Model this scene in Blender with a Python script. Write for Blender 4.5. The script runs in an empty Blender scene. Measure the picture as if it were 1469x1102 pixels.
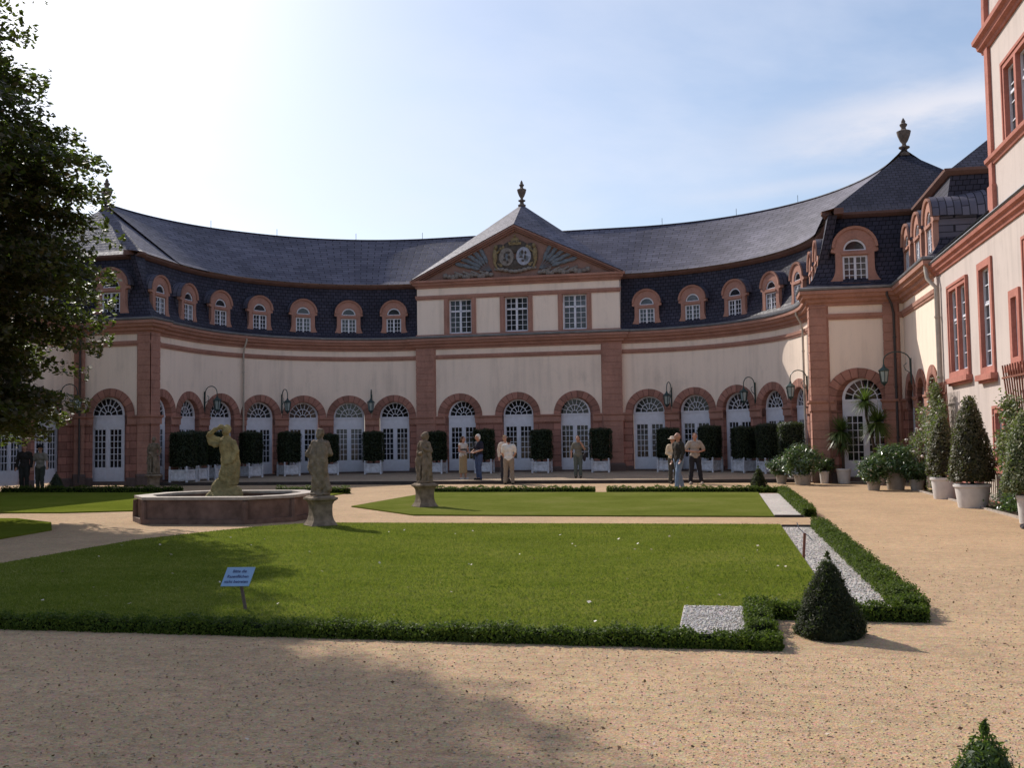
import bpy, bmesh, math, random
import numpy as np
from mathutils import Vector, Matrix
from mathutils.geometry import tessellate_polygon
PI = math.pi
random.seed(7); rng = np.random.default_rng(7)
scene = bpy.context.scene
COL = scene.collection

# ------------------------------------------------------------------ helpers
class MB:
    """collects geometry, then becomes ONE mesh object"""
    def __init__(s): s.v=[]; s.f=[]; s.uv=[]; s.m=[]; s.mi=0
    def add(s, vs, fs, uvs=None):
        n=len(s.v); s.v+= [tuple(p) for p in vs]
        s.uv += list(uvs) if uvs is not None else [(p[0]+p[1]*.37,p[2]) for p in vs]
        for f in fs: s.f.append(tuple(i+n for i in f)); s.m.append(s.mi)
        return s
    def box(s,x0,x1,y0,y1,z0,z1):
        v=[(x,y,z) for z in (z0,z1) for y in (y0,y1) for x in (x0,x1)]
        return s.add(v,[(0,2,3,1),(4,5,7,6),(0,1,5,4),(2,6,7,3),(0,4,6,2),(1,3,7,5)])
    def hexa(s,v):  # 8 corners, bottom 0-3 ring, top 4-7 ring
        return s.add(v,[(3,2,1,0),(4,5,6,7),(0,1,5,4),(1,2,6,5),(2,3,7,6),(3,0,4,7)])
    def bar(s,p0,p1,w,h=None,up=(0,0,1)):
        h=h or w; p0=Vector(p0);p1=Vector(p1);d=(p1-p0).normalized()
        u=Vector(up)
        if abs(d.dot(u))>.95: u=Vector((0,1,0))
        a=d.cross(u).normalized();b=a.cross(d).normalized()
        q=[]
        for p in (p0,p1):
            for i,j in ((-1,-1),(1,-1),(1,1),(-1,1)): q.append(p+a*i*w/2+b*j*h/2)
        return s.hexa(q)
    def tube(s,path,r,n=8,caps=True):
        path=[Vector(p) for p in path]; rr=r if isinstance(r,(list,tuple)) else [r]*len(path)
        vs=[];fs=[];prev=None
        for i,p in enumerate(path):
            d=(path[min(i+1,len(path)-1)]-path[max(i-1,0)]).normalized()
            if prev is None:
                u=Vector((0,0,1)) if abs(d.z)<.9 else Vector((1,0,0))
                a=d.cross(u).normalized()
            else: a=(prev-d*prev.dot(d)).normalized()
            prev=a;b=d.cross(a)
            for k in range(n):
                t=2*PI*k/n; vs.append(p+(a*math.cos(t)+b*math.sin(t))*rr[i])
        for i in range(len(path)-1):
            for k in range(n):
                k2=(k+1)%n; fs.append((i*n+k,i*n+k2,(i+1)*n+k2,(i+1)*n+k))
        if caps: fs.append(tuple(range(n-1,-1,-1))); fs.append(tuple((len(path)-1)*n+k for k in range(n)))
        return s.add(vs,fs)
    def lathe(s,prof,n=16,c=(0,0,0),sq=False,rot=0):
        vs=[];fs=[]
        for r,z in prof:
            for k in range(n):
                t=2*PI*k/n+rot; vs.append((c[0]+r*math.cos(t),c[1]+r*math.sin(t),c[2]+z))
        for i in range(len(prof)-1):
            for k in range(n):
                k2=(k+1)%n; fs.append((i*n+k,i*n+k2,(i+1)*n+k2,(i+1)*n+k))
        fs.append(tuple(range(n-1,-1,-1))); fs.append(tuple((len(prof)-1)*n+k for k in range(n)))
        return s.add(vs,fs)
    def ell(s,c,r,R=None,nu=10,nv=8):
        c=Vector(c); vs=[];fs=[]
        for j in range(nv+1):
            ph=-PI/2+PI*j/nv
            for k in range(nu):
                t=2*PI*k/nu; p=Vector((r[0]*math.cos(ph)*math.cos(t),r[1]*math.cos(ph)*math.sin(t),r[2]*math.sin(ph)))
                if R is not None: p=R@p
                vs.append(c+p)
        for j in range(nv):
            for k in range(nu):
                k2=(k+1)%nu; fs.append((j*nu+k,j*nu+k2,(j+1)*nu+k2,(j+1)*nu+k))
        return s.add(vs,fs)
    def cap(s,p0,p1,r0,r1,n=10):
        p0=Vector(p0);p1=Vector(p1);d=(p1-p0)
        L=max(d.length,1e-5);d=d/L
        pts=[];rs=[]
        for a in (-85,-60,-30): pts.append(p0+d*r0*math.sin(math.radians(a)));rs.append(r0*math.cos(math.radians(a)))
        pts+=[p0,p1];rs+=[r0,r1]
        for a in (30,60,85): pts.append(p1+d*r1*math.sin(math.radians(a)));rs.append(r1*math.cos(math.radians(a)))
        return s.tube(pts,rs,n)
    def chain(s,pts,n=10):
        for a,b in zip(pts[:-1],pts[1:]): s.cap(a[0],b[0],a[1],b[1],n)
        return s
    def prism(s,poly,fn,d0,d1,holes=()):
        """plate with holes: poly/holes in (u,v); fn(u,v,d)->xyz; front at d1, back at d0"""
        loops=[list(poly)]+[list(h) for h in holes]
        flat=[p for l in loops for p in l]
        tri=tessellate_polygon([[Vector((p[0],p[1],0)) for p in l] for l in loops])
        n=len(flat)
        vs=[fn(u,v,d1) for u,v in flat]+[fn(u,v,d0) for u,v in flat]
        uv=[(u,v) for u,v in flat]*2
        fs=[tuple(t) for t in tri]+[tuple(i+n for i in reversed(t)) for t in tri]
        b=0
        for l in loops:
            m=len(l)
            for i in range(m):
                j=(i+1)%m; fs.append((b+i,b+j,b+j+n,b+i+n))
            b+=m
        return s.add(vs,fs,uv)
    def build(s,name,mats,parent=None,smooth=False,angle=None,loc=None):
        me=bpy.data.meshes.new(name); me.from_pydata(s.v,[],s.f)
        ul=me.uv_layers.new(name='UVMap')
        idx=np.empty(len(me.loops),np.int32); me.loops.foreach_get('vertex_index',idx)
        uv=np.array(s.uv,np.float32)[idx]; ul.data.foreach_set('uv',uv.ravel())
        for m in (mats if isinstance(mats,(list,tuple)) else [mats]): me.materials.append(m)
        me.polygons.foreach_set('material_index',np.array(s.m,np.int32))
        fix_normals(me)
        if smooth:
            me.polygons.foreach_set('use_smooth',np.ones(len(me.polygons),bool))
            if angle: me.set_sharp_from_angle(angle=math.radians(angle))
        return link(name,me,parent,loc)
def fix_normals(me):
    bm=bmesh.new(); bm.from_mesh(me); bmesh.ops.recalc_face_normals(bm,faces=bm.faces); bm.to_mesh(me); bm.free(); me.update()
def link(name,me,parent=None,loc=None):
    o=bpy.data.objects.new(name,me); COL.objects.link(o)
    if parent is not None: o.parent=parent
    if loc is not None: o.location=loc
    return o
def thing(name,label,cat,loc=(0,0,0),rz=0,group=None):
    o=bpy.data.objects.new(name,None); COL.objects.link(o); o.location=loc; o.rotation_euler=(0,0,rz)
    o.empty_display_size=.1
    return tag(o,label,cat,group)
def tag(o,label=None,cat=None,group=None,kind=None):
    if label: o['label']=label
    if cat: o['category']=cat
    if group: o['group']=group
    if kind: o['kind']=kind
    return o
def copy_tree(o,parent=None,loc=None,rz=None,label=None):
    c=o.copy(); COL.objects.link(c); c.parent=parent
    if loc is not None: c.location=loc
    if rz is not None: c.rotation_euler=(0,0,rz)
    if label: c['label']=label
    for ch in o.children: copy_tree(ch,c)
    return c
def fuse(mb,voxel,smooth=2,noise=0):
    """weld the collected closed shapes into one continuous surface"""
    me=bpy.data.meshes.new('tmp'); me.from_pydata(mb.v,[],mb.f); fix_normals(me)
    o=bpy.data.objects.new('tmp',me); COL.objects.link(o)
    r=o.modifiers.new('r','REMESH'); r.mode='VOXEL'; r.voxel_size=voxel
    if smooth:
        sm=o.modifiers.new('s','SMOOTH'); sm.iterations=smooth; sm.factor=.5
    dg=bpy.context.evaluated_depsgraph_get()
    out=bpy.data.meshes.new_from_object(o.evaluated_get(dg))
    bpy.data.objects.remove(o); bpy.data.meshes.remove(me)
    if noise:
        n=len(out.vertices); co=np.empty(n*3); out.vertices.foreach_get('co',co); co=co.reshape(-1,3)
        no=np.empty(n*3); out.vertices.foreach_get('normal',no); no=no.reshape(-1,3)
        w=np.sin(co[:,0]*31+co[:,2]*17)*np.sin(co[:,1]*27-co[:,2]*13)+.6*np.sin(co[:,0]*61+3*np.sin(co[:,2]*40))*np.sin(co[:,1]*57+co[:,2]*49)
        co+=no*(w*noise)[:,None]; out.vertices.foreach_set('co',co.ravel()); out.update()
    out.polygons.foreach_set('use_smooth',np.ones(len(out.polygons),bool))
    return out
def fused(name,mb,mat,parent,voxel=.02,smooth=2,noise=0):
    me=fuse(mb,voxel,smooth,noise); me.materials.append(mat); me.name=name
    return link(name,me,parent)

# ------------------------------------------------------------------ materials
class NT:
    def __init__(s,name):
        s.m=bpy.data.materials.new(name); s.m.use_nodes=True; s.t=s.m.node_tree; s.t.nodes.clear()
        s.out=s.n('ShaderNodeOutputMaterial')
    def n(s,t,**k):
        x=s.t.nodes.new(t)
        for a,b in k.items():
            if a.startswith('i_'):
                key=a[2:]; key=int(key) if key.isdigit() else key.replace('_',' ')
                x.inputs[key].default_value=b
            else: setattr(x,a,b)
        return x
    def l(s,a,b): s.t.links.new(a,b)
    def noise(s,vec,scale,detail=4,rough=.6,dist=0):
        x=s.n('ShaderNodeTexNoise',i_Scale=scale,i_Detail=detail,i_Roughness=rough,i_Distortion=dist); s.l(vec,x.inputs['Vector']); return x.outputs['Fac']
    def ramp(s,fac,stops):
        x=s.n('ShaderNodeValToRGB'); e=x.color_ramp.elements
        while len(e)<len(stops): e.new(.5)
        for el,(p,c) in zip(e,stops): el.position=p; el.color=(*c,1) if len(c)==3 else c
        s.l(fac,x.inputs[0]); return x.outputs[0]
    def mix(s,f,a,b,mode='MIX'):
        x=s.n('ShaderNodeMix',data_type='RGBA',blend_type=mode)
        for i,v in ((0,f),(6,a),(7,b)):
            if hasattr(v,'node'): s.l(v,x.inputs[i])
            else: x.inputs[i].default_value=v if not isinstance(v,tuple) else ((*v,1) if len(v)==3 else v)
        return x.outputs[2]
    def math(s,op,a,b=0.,c=None):
        x=s.n('ShaderNodeMath',operation=op)
        for i,v in enumerate((a,b) if c is None else (a,b,c)):
            if hasattr(v,'node'): s.l(v,x.inputs[i])
            else: x.inputs[i].default_value=v
        return x.outputs[0]
    def mapping(s,vec,scale=(1,1,1),rot=(0,0,0)):
        x=s.n('ShaderNodeMapping'); x.inputs['Scale'].default_value=scale; x.inputs['Rotation'].default_value=rot; s.l(vec,x.inputs[0]); return x.outputs[0]
    def bump(s,h,strength=.3,dist=.02,prev=None):
        x=s.n('ShaderNodeBump',i_Strength=strength,i_Distance=dist); s.l(h,x.inputs['Height'])
        if prev is not None: s.l(prev,x.inputs['Normal'])
        return x.outputs[0]
    def bsdf(s,col,rough=.8,nrm=None,spec=.3,metal=0):
        b=s.n('ShaderNodeBsdfPrincipled'); b.inputs['Specular IOR Level'].default_value=spec; b.inputs['Metallic'].default_value=metal
        for key,v in (('Base Color',col),('Roughness',rough)):
            if hasattr(v,'node'): s.l(v,b.inputs[key])
            else: b.inputs[key].default_value=(*v,1) if isinstance(v,tuple) else v
        if nrm is not None: s.l(nrm,b.inputs['Normal'])
        s.l(b.outputs[0],s.out.inputs[0]); return b
    def obj(s): return s.n('ShaderNodeTexCoord').outputs['Object']
    def uv(s): return s.n('ShaderNodeTexCoord').outputs['UV']
    def pos(s): return s.n('ShaderNodeNewGeometry').outputs['Position']
def simple(name,c,rough=.7,var=.15,scale=8,spec=.3,bump=.15,metal=0):
    t=NT(name); p=t.obj(); n=t.noise(p,scale,5)
    lo=tuple(x*(1-var) for x in c); hi=tuple(min(1,x*(1+var)) for x in c)
    col=t.ramp(n,[(.3,lo),(.7,hi)])
    t.bsdf(col,rough,t.bump(t.noise(p,scale*6,3),bump,.01) if bump else None,spec,metal); return t.m
def mat_plaster(name,c):
    t=NT(name); p=t.pos(); n1=t.noise(p,.35,5,.6); n2=t.noise(t.mapping(p,(3.5,3.5,.25)),1,4,.6); n3=t.noise(p,22,3)
    f=t.math('ADD',t.math('MULTIPLY',n1,.5),t.math('MULTIPLY',n2,.5))
    col=t.ramp(f,[(.32,tuple(x*.8 for x in c)),(.5,c),(.68,tuple(min(1,x*1.06) for x in c))])
    n4=t.noise(t.mapping(p,(1.1,1.1,.5)),1.6,6,.75); col=t.mix(t.ramp(n4,[(.54,(0,0,0)),(.72,(.32,)*3)]),col,tuple(x*.62 for x in c))
    col=t.mix(t.math('MULTIPLY',n3,.1),col,(.35,.3,.27))
    t.bsdf(col,.92,t.bump(n3,.25,.01),.15); return t.m
def mat_sandstone(name,c,blocks=False,bw=.72,bh=.3):
    t=NT(name); p=t.pos(); n1=t.noise(p,1.3,5,.65); n2=t.noise(p,14,5,.7)
    lo=tuple(x*.72 for x in c); hi=tuple(min(1,x*1.22) for x in c)
    col=t.ramp(t.math('ADD',t.math('MULTIPLY',n1,.55),t.math('MULTIPLY',n2,.45)),[(.32,lo),(.5,c),(.68,hi)])
    n3=t.noise(t.mapping(p,(1.5,1.5,.5)),1.3,6,.75); col=t.mix(t.ramp(n3,[(.52,(0,0,0)),(.7,(.5,)*3)]),col,tuple(x*.55 for x in c))
    b=t.bump(n2,.3,.012)
    if blocks:
        br=t.n('ShaderNodeTexBrick',offset=.5,i_Scale=1.0); t.l(t.uv(),br.inputs['Vector'])
        br.inputs['Mortar Size'].default_value=.014; br.inputs['Mortar Smooth'].default_value=.25
        br.inputs['Brick Width'].default_value=bw; br.inputs['Row Height'].default_value=bh; br.inputs['Bias'].default_value=0
        br.inputs['Color1'].default_value=(.72,.72,.72,1); br.inputs['Color2'].default_value=(1.15,1.1,1.1,1); br.inputs['Mortar'].default_value=(.42,.4,.4,1)
        col=t.mix(1.,col,br.outputs['Color'],'MULTIPLY')
        b=t.bump(t.math('SUBTRACT',1.,br.outputs['Fac']),.7,.02,b)
    t.bsdf(col,.9,b,.15); return t.m
def mat_slate(name,c,rough=.42,row=.2,asp=1.35):
    t=NT(name); uv=t.uv()
    br=t.n('ShaderNodeTexBrick',offset=.5,i_Scale=1.0); t.l(uv,br.inputs['Vector'])
    br.inputs['Mortar Size'].default_value=.018; br.inputs['Mortar Smooth'].default_value=.6
    br.inputs['Brick Width'].default_value=row*asp; br.inputs['Row Height'].default_value=row
    br.inputs['Color1'].default_value=(.8,.8,.82,1); br.inputs['Color2'].default_value=(1.2,1.19,1.17,1); br.inputs['Mortar'].default_value=(.2,.2,.2,1)
    n=t.noise(t.pos(),.5,5,.65); n2=t.noise(t.pos(),9,3)
    col=t.ramp(n,[(.3,tuple(x*.75 for x in c)),(.7,tuple(x*1.3 for x in c))])
    col=t.mix(1.,col,br.outputs['Color'],'MULTIPLY')
    # overlapping courses: a saw-tooth across each row
    sx=t.n('ShaderNodeSeparateXYZ'); t.l(uv,sx.inputs[0])
    saw=t.math('FRACT',t.math('DIVIDE',sx.outputs[1],row))
    b=t.bump(saw,.35,.02); b=t.bump(t.math('SUBTRACT',1.,br.outputs['Fac']),.4,.01,b); b=t.bump(n2,.2,.01,b)
    ro=t.ramp(n2,[(.3,(rough-.06,)*3),(.7,(rough+.12,)*3)])
    t.bsdf(col,ro,b,.12); return t.m
def mat_leaf(name,lo,mid,hi,trans=.35,rough=.5,spec=.35,lawn=False):
    t=NT(name); g=t.n('ShaderNodeNewGeometry'); r=g.outputs['Random Per Island']
    n=t.noise(g.outputs['Position'],1.1,3)
    f=t.math('ADD',t.math('MULTIPLY',r,.6),t.math('MULTIPLY',n,.4))
    if lawn:
        p=g.outputs['Position']; a=t.noise(p,.55,6,.7); b_=t.noise(t.mapping(p,(.35,2.6,1)),1.,5,.65); c_=t.noise(p,4.,4,.7)
        f=t.math('ADD',t.math('MULTIPLY',r,.22),t.math('ADD',t.math('MULTIPLY',a,.42),t.math('ADD',t.math('MULTIPLY',b_,.3),t.math('MULTIPLY',c_,.26)))); f=t.math('MULTIPLY_ADD',t.math('SUBTRACT',f,.6),3.1,.52)
    col=t.ramp(f,[(.15,lo),(.5,mid),(.85,hi)])
    b=t.n('ShaderNodeBsdfPrincipled'); t.l(col,b.inputs['Base Color']); b.inputs['Roughness'].default_value=rough; b.inputs['Specular IOR Level'].default_value=spec
    tr=t.n('ShaderNodeBsdfTranslucent'); t.l(t.mix(.5,col,(.25,.4,.04),'MIX'),tr.inputs[0])
    mx=t.n('ShaderNodeMixShader',i_0=trans); t.l(b.outputs[0],mx.inputs[1]); t.l(tr.outputs[0],mx.inputs[2]); t.l(mx.outputs[0],t.out.inputs[0]); return t.m
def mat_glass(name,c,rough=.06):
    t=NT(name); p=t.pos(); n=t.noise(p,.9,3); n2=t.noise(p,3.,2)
    col=t.ramp(t.noise(p,.33,4,.7),[(.4,tuple(x*.5 for x in c)),(.56,tuple(x*1.6 for x in c)),(.68,tuple(x*6 for x in c))])  # pale patches in the base colour imitate reflections in some panes
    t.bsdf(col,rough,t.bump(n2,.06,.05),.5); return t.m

M={}
M['plaster']=mat_plaster('plaster',(.92,.75,.615))
M['castle_plaster']=mat_plaster('castle_plaster',(.58,.495,.455))
M['sand']=mat_sandstone('red_sandstone',(.4,.21,.16))
M['sand_castle']=mat_sandstone('castle_sandstone',(.44,.18,.14))
M['blocks']=mat_sandstone('sandstone_blocks',(.38,.19,.147),True)
M['sand_roof']=mat_sandstone('roof_sandstone',(.17,.095,.078))
M['dark_sand']=mat_sandstone('dark_sandstone',(.14,.1,.088))
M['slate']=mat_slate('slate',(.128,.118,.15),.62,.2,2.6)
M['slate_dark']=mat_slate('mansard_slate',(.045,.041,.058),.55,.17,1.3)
M['white']=simple('white_paint',(.68,.68,.74),.5,.08,5,.4,.05)
M['cream']=simple('cream_paint',(.62,.57,.5),.5,.08,5,.4,.05)
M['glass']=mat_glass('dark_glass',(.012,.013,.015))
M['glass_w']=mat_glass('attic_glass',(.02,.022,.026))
M['lead']=simple('lead',(.19,.2,.22),.42,.25,4,.6,.1,.3)
M['pipe']=simple('zinc_pipe',(.42,.36,.3),.5,.15,5,.5,.05)
M['pipe_dark']=simple('dark_pipe',(.06,.05,.05),.5,.15,5,.4,.05)
M['iron']=simple('green_iron',(.02,.045,.042),.45,.3,12,.5,.1)
M['lampglass']=simple('lantern_glass',(.3,.36,.36),.2,.1,5,.6,0)
M['stone']=simple('weathered_stone',(.19,.145,.105),.9,.45,6,.15,.5)
M['stone_f']=simple('fountain_figure_stone',(.27,.215,.1),.9,.4,5,.15,.5)
M['stone_basin']=simple('basin_stone',(.15,.092,.072),.88,.35,4,.2,.4)
M['rim']=simple('basin_rim',(.36,.3,.25),.7,.25,6,.3,.3)  # lighter than the basin wall: the rim's bright highlight is put into its colour
M['urn']=simple('urn_stone',(.14,.11,.095),.9,.35,7,.2,.3)
M['kerb']=simple('kerb_stone',(.06,.05,.046),.9,.3,5,.15,.4)
M['pot']=simple('white_pot',(.6,.57,.55),.7,.14,4,.3,.25)
M['pot_grey']=simple('grey_pot',(.33,.29,.25),.8,.2,6,.2,.2)
M['terra']=simple('terracotta',(.3,.15,.09),.85,.2,8,.2,.2)
M['tub']=simple('tub_paint',(.57,.58,.62),.65,.3,6,.3,.1)
M['soil']=simple('soil',(.05,.035,.025),.95,.4,12,.1,.4)
M['bark']=simple('bark',(.06,.045,.035),.95,.35,9,.1,.8)
M['wood_red']=simple('red_brown_wood',(.2,.075,.05),.75,.2,9,.2,.2)
M['relief_blue']=simple('relief_blue',(.15,.165,.185),.8,.35,9,.2,.3)
M['relief_gold']=simple('relief_gold',(.22,.16,.075),.55,.35,9,.4,.3)
M['relief_grey']=simple('relief_grey',(.23,.2,.18),.8,.35,9,.2,.3)
M['relief_dark']=simple('relief_dark',(.085,.07,.06),.8,.35,9,.2,.3)
M['relief_white']=simple('relief_white',(.33,.34,.4),.7,.25,9,.2,.3)
M['leaf_tree']=mat_leaf('tree_leaf',(.02,.015,.009),(.042,.031,.015),(.09,.062,.022),.3)
M['leaf_hedge']=mat_leaf('box_leaf',(.014,.03,.004),(.045,.07,.008),(.12,.145,.02),.26,.6,.12)
M['leaf_tub']=mat_leaf('bay_leaf',(.01,.015,.009),(.019,.028,.013),(.045,.058,.024),.2)
M['leaf_cone']=mat_leaf('yew_leaf',(.01,.013,.008),(.021,.026,.012),(.06,.058,.028),.22,.6,.12)
M['leaf_near']=mat_leaf('near_yew_leaf',(.012,.028,.008),(.028,.06,.014),(.085,.13,.03),.35)
M['leaf_redcone']=mat_leaf('beech_cone_leaf',(.03,.022,.012),(.05,.045,.018),(.16,.13,.07),.25)
M['leaf_ole']=mat_leaf('oleander_leaf',(.02,.05,.015),(.045,.09,.03),(.12,.17,.08),.25,.3,.6)
M['leaf_yucca']=mat_leaf('yucca_leaf',(.03,.055,.015),(.06,.1,.025),(.16,.2,.07),.3,.4,.5)
M['leaf_climb']=mat_leaf('climber_leaf',(.04,.055,.02),(.09,.11,.04),(.3,.27,.17),.35)
M['flower']=simple('pale_flower',(.7,.6,.55),.6,.1,5,.2,0)
M['grass']=mat_leaf('grass_blade',(.085,.104,.018),(.145,.158,.034),(.25,.23,.075),.3,.9,.03,True)
M['core']=simple('hedge_core',(.008,.012,.005),.95,.3,9,.05,0)
# ------------------------------------------------------------------ setting: ground, lawns, terrace
def mat_gravel(name,c,dark=.5,speck=1.):
    t=NT(name); p=t.pos()
    n1=t.noise(p,.6,6,.72); n2=t.noise(p,9,6,.75); n3=t.noise(p,55,4,.75); n4=t.noise(t.mapping(p,(1.6,7,3),(0,0,.2)),1,7,.75)
    v=t.n('ShaderNodeTexVoronoi',i_Scale=70.,i_Randomness=1.); t.l(p,v.inputs['Vector'])
    f=t.math('ADD',t.math('MULTIPLY',n2,.35),t.math('ADD',t.math('MULTIPLY',n3,.4),t.math('MULTIPLY',n1,.25)))
    lo=tuple(x*.5 for x in c); hi=tuple(min(1,x*1.45) for x in c)
    col=t.ramp(f,[(.34,lo),(.5,c),(.66,hi)])
    n5=t.noise(t.mapping(p,(1,1.5,1),(0,0,.2)),19,6,.78); n6=t.noise(p,70,3,.7)
    col=t.mix(t.ramp(n5,[(.55,(0,0,0)),(.64,(.72,)*3)]),col,tuple(x*.33 for x in c)); col=t.mix(t.ramp(n6,[(.6,(0,0,0)),(.7,(.5,)*3)]),col,(.62,.54,.45))
    col=t.mix(.55,col,t.mix(.5,v.outputs['Color'],(.8,.8,.8)),'MULTIPLY')
    col=t.mix(t.ramp(n4,[(.5,(0,0,0)),(.74,(dark,)*3)]),col,tuple(x*.35 for x in c))
    b=t.bump(n3,.5,.015); b=t.bump(v.outputs['Distance'],.35,.012,b)
    t.bsdf(t.mix(1.,col,(1.45,1.45,1.45),'MULTIPLY'),.95,b,.1); return t.m
def mat_lawn(name,c):
    t=NT(name); p=t.pos(); n1=t.noise(p,.5,5,.65); n2=t.noise(p,18,5,.75); n3=t.noise(t.mapping(p,(2.2,9,2)),1,5,.7)
    f=t.math('ADD',t.math('MULTIPLY',n1,.45),t.math('ADD',t.math('MULTIPLY',n2,.3),t.math('MULTIPLY',n3,.25)))
    col=t.ramp(f,[(.32,tuple(x*.6 for x in c)),(.5,c),(.66,(c[0]*1.55,c[1]*1.25,c[2]*2.2))])
    t.bsdf(col,.95,t.bump(n2,.8,.03),.0); return t.m
M['gravel']=mat_gravel('sand_gravel',(.375,.254,.152))
M['gravel_w']=mat_gravel('white_gravel',(.4,.36,.325),.55)
M['gravel_t']=mat_gravel('terrace_gravel',(.3,.225,.16))
M['lawn']=mat_lawn('lawn',(.12,.142,.018))
M['lawn_far']=mat_lawn('lawn_far',(.118,.135,.026))

def sheet(name,poly,z,mat,kind='structure',thick=None):
    mb=MB()
    if thick: mb.prism(poly,lambda u,v,d:(u,v,d),z-thick,z)
    else:
        tri=tessellate_polygon([[Vector((x,y,0)) for x,y in poly]])
        mb.add([(x,y,z) for x,y in poly],[tuple(t) for t in tri])
    o=mb.build(name,mat); o['kind']=kind; return o
sheet('ground',[(-400,-400),(400,-400),(400,400),(-400,400)],0,M['gravel'])
NEAR=[(-.25,-38.55),(9.6,-38.55),(9.6,-37.45),(10.42,-37.45),(10.42,-27.95),(1.55,-27.9),(.75,-28.75),(.15,-30.2),(-.25,-31.5)]
FAR=[(2.85,-25.8),(10.42,-26.05),(10.42,-17.2),(.5,-16.4),(.35,-23.0)]
LEFTFAR=[(-16,-25.5),(-6.2,-25.2),(-4.6,-24.5),(-3.6,-23.1),(-2.2,-20),(-2.2,-16.9),(-15.5,-15.4),(-16,-15.4)]
LEFTNEAR=[(-16,-27.0),(-6.0,-27.0),(-4.4,-28),(-3.2,-29.6),(-2.95,-31.4),(-2.95,-38.5),(-16,-38.5)]
sheet('lawn',NEAR,.03,M['lawn'],thick=.06)
sheet('lawn',FAR,.03,M['lawn_far'],thick=.06)
sheet('lawn',LEFTFAR,.03,M['lawn'],thick=.06)
sheet('lawn',LEFTNEAR,.03,M['lawn'],thick=.06)
sheet('gravel_strip',[(10.424,-37.2),(10.95,-37.2),(10.95,-28.35),(10.424,-28.35)],.012,M['gravel_w'])
sheet('gravel_strip',[(10.424,-26.0),(11.0,-26.0),(11.0,-17.6),(10.424,-17.6)],.012,M['gravel_w'])
sheet('gravel_strip',[(9.03,-38.45),(9.58,-38.45),(9.58,-37.06),(9.03,-37.06)],.036,M['gravel_w'])
sheet('terrace',[(-12.9,-10.3),(12.9,-10.3),(12.9,.5),(-12.9,.5)],.12,M['gravel_t'],thick=.2)
mb=MB(); mb.box(-12.65,12.55,-10.46,-10.303,-.05,.124); mb.build('terrace_kerb',M['kerb'])['kind']='structure'
mb=MB(); mb.box(14.83,14.9,-34,-16.6,-.05,.04); mb.build('bed_kerb',M['rim'])['kind']='structure'
sheet('flower_bed',[(14.9,-34),(15.55,-34),(15.55,-16.6),(14.9,-16.6)],.02,M['soil'])
# dark timber edging strips closing the white gravel
for y in (-28.33,-26.03):
    mb=MB(); mb.box(10.42,10.98,y-.015,y+.015,-.02,.05); tag(mb.build('edging_board',M['kerb']),'thin dark edging board across the end of the %s white gravel strip'%('near' if y<-27 else 'far'),'edging','edging boards of the white gravel strips')

# ------------------------------------------------------------------ paths
class Path:
    def __init__(s,pts,mirror=False,):
        s.p=[Vector((x,y)) for x,y in pts]; s.mir=mirror
        s.s=[0.]
        for a,b in zip(s.p[:-1],s.p[1:]): s.s.append(s.s[-1]+(b-a).length)
        nn=[]
        for a,b in zip(s.p[:-1],s.p[1:]):
            d=(b-a).normalized(); nn.append(Vector((d.y,-d.x)))
        s.seg=nn; s.m=[nn[0]]
        for a,b in zip(nn[:-1],nn[1:]):
            h=(a+b).normalized(); s.m.append(h/max(.3,h.dot(a)))
        s.m.append(nn[-1])
    def idx(s,t):
        for i in range(len(s.p)-1):
            if t<=s.s[i+1]+1e-9: return i
        return len(s.p)-2
    def P(s,t,off=0):
        i=s.idx(t); k=(t-s.s[i])/(s.s[i+1]-s.s[i])
        q=(s.p[i]+s.m[i]*off)*(1-k)+(s.p[i+1]+s.m[i+1]*off)*k
        return (-q.x if s.mir else q.x, q.y)
    def ang(s,t):
        n=s.seg[s.idx(t)].copy()
        i=s.idx(t)
        if s.mir: n.x=-n.x
        return math.atan2(n.x,-n.y)
    def samples(s,a,b):
        return [a]+[x for x in s.s if a+1e-4<x<b-1e-4]+[b]
    def sweep(s,mb,a,b,prof,closed=True,cap=True,maxstep=None):
        ss=s.samples(a,b); n=len(prof); vs=[];uv=[]
        cum=[0]
        for p,q in zip(prof[:-1],prof[1:]): cum.append(cum[-1]+math.hypot(q[0]-p[0],q[1]-p[1]))
        for t in ss:
            for (o,z),c in zip(prof,cum):
                x,y=s.P(t,o); vs.append((x,y,z)); uv.append((t,c+prof[0][1]))
        fs=[]
        for i in range(len(ss)-1):
            for k in range(n if closed else n-1):
                k2=(k+1)%n; fs.append((i*n+k,i*n+k2,(i+1)*n+k2,(i+1)*n+k))
        if closed and cap: fs.append(tuple(range(n))); fs.append(tuple((len(ss)-1)*n+k for k in range(n-1,-1,-1)))
        mb.add(vs,fs,uv)
RA=7.7
def sidepath(xc,xw,yend,mirror):
    pts=[(0,0),(4.95,0),(5.2,0)]
    for i in range(1,49):
        a=PI/2*i/48; pts.append((5.2+RA*math.sin(a),-RA+RA*math.cos(a)))
    pts+=[(12.9,-10.35),(xc,-10.35),(xc,-10.95),(xw,-10.95),(xw,yend),(xw+7,yend)]
    return Path(pts,mirror)
PR=sidepath(12.6,15.6,-16.2,False); PL=sidepath(12.7,16.2,-20.5,True)
PC=Path([(-4.95,4),(-4.95,-.15),(4.95,-.15),(4.95,4)])
ZS=2.83
ORA=thing('orangery','long curved baroque orangery with red sandstone arches, pale plaster walls and dark slate mansard roof','building')

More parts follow.
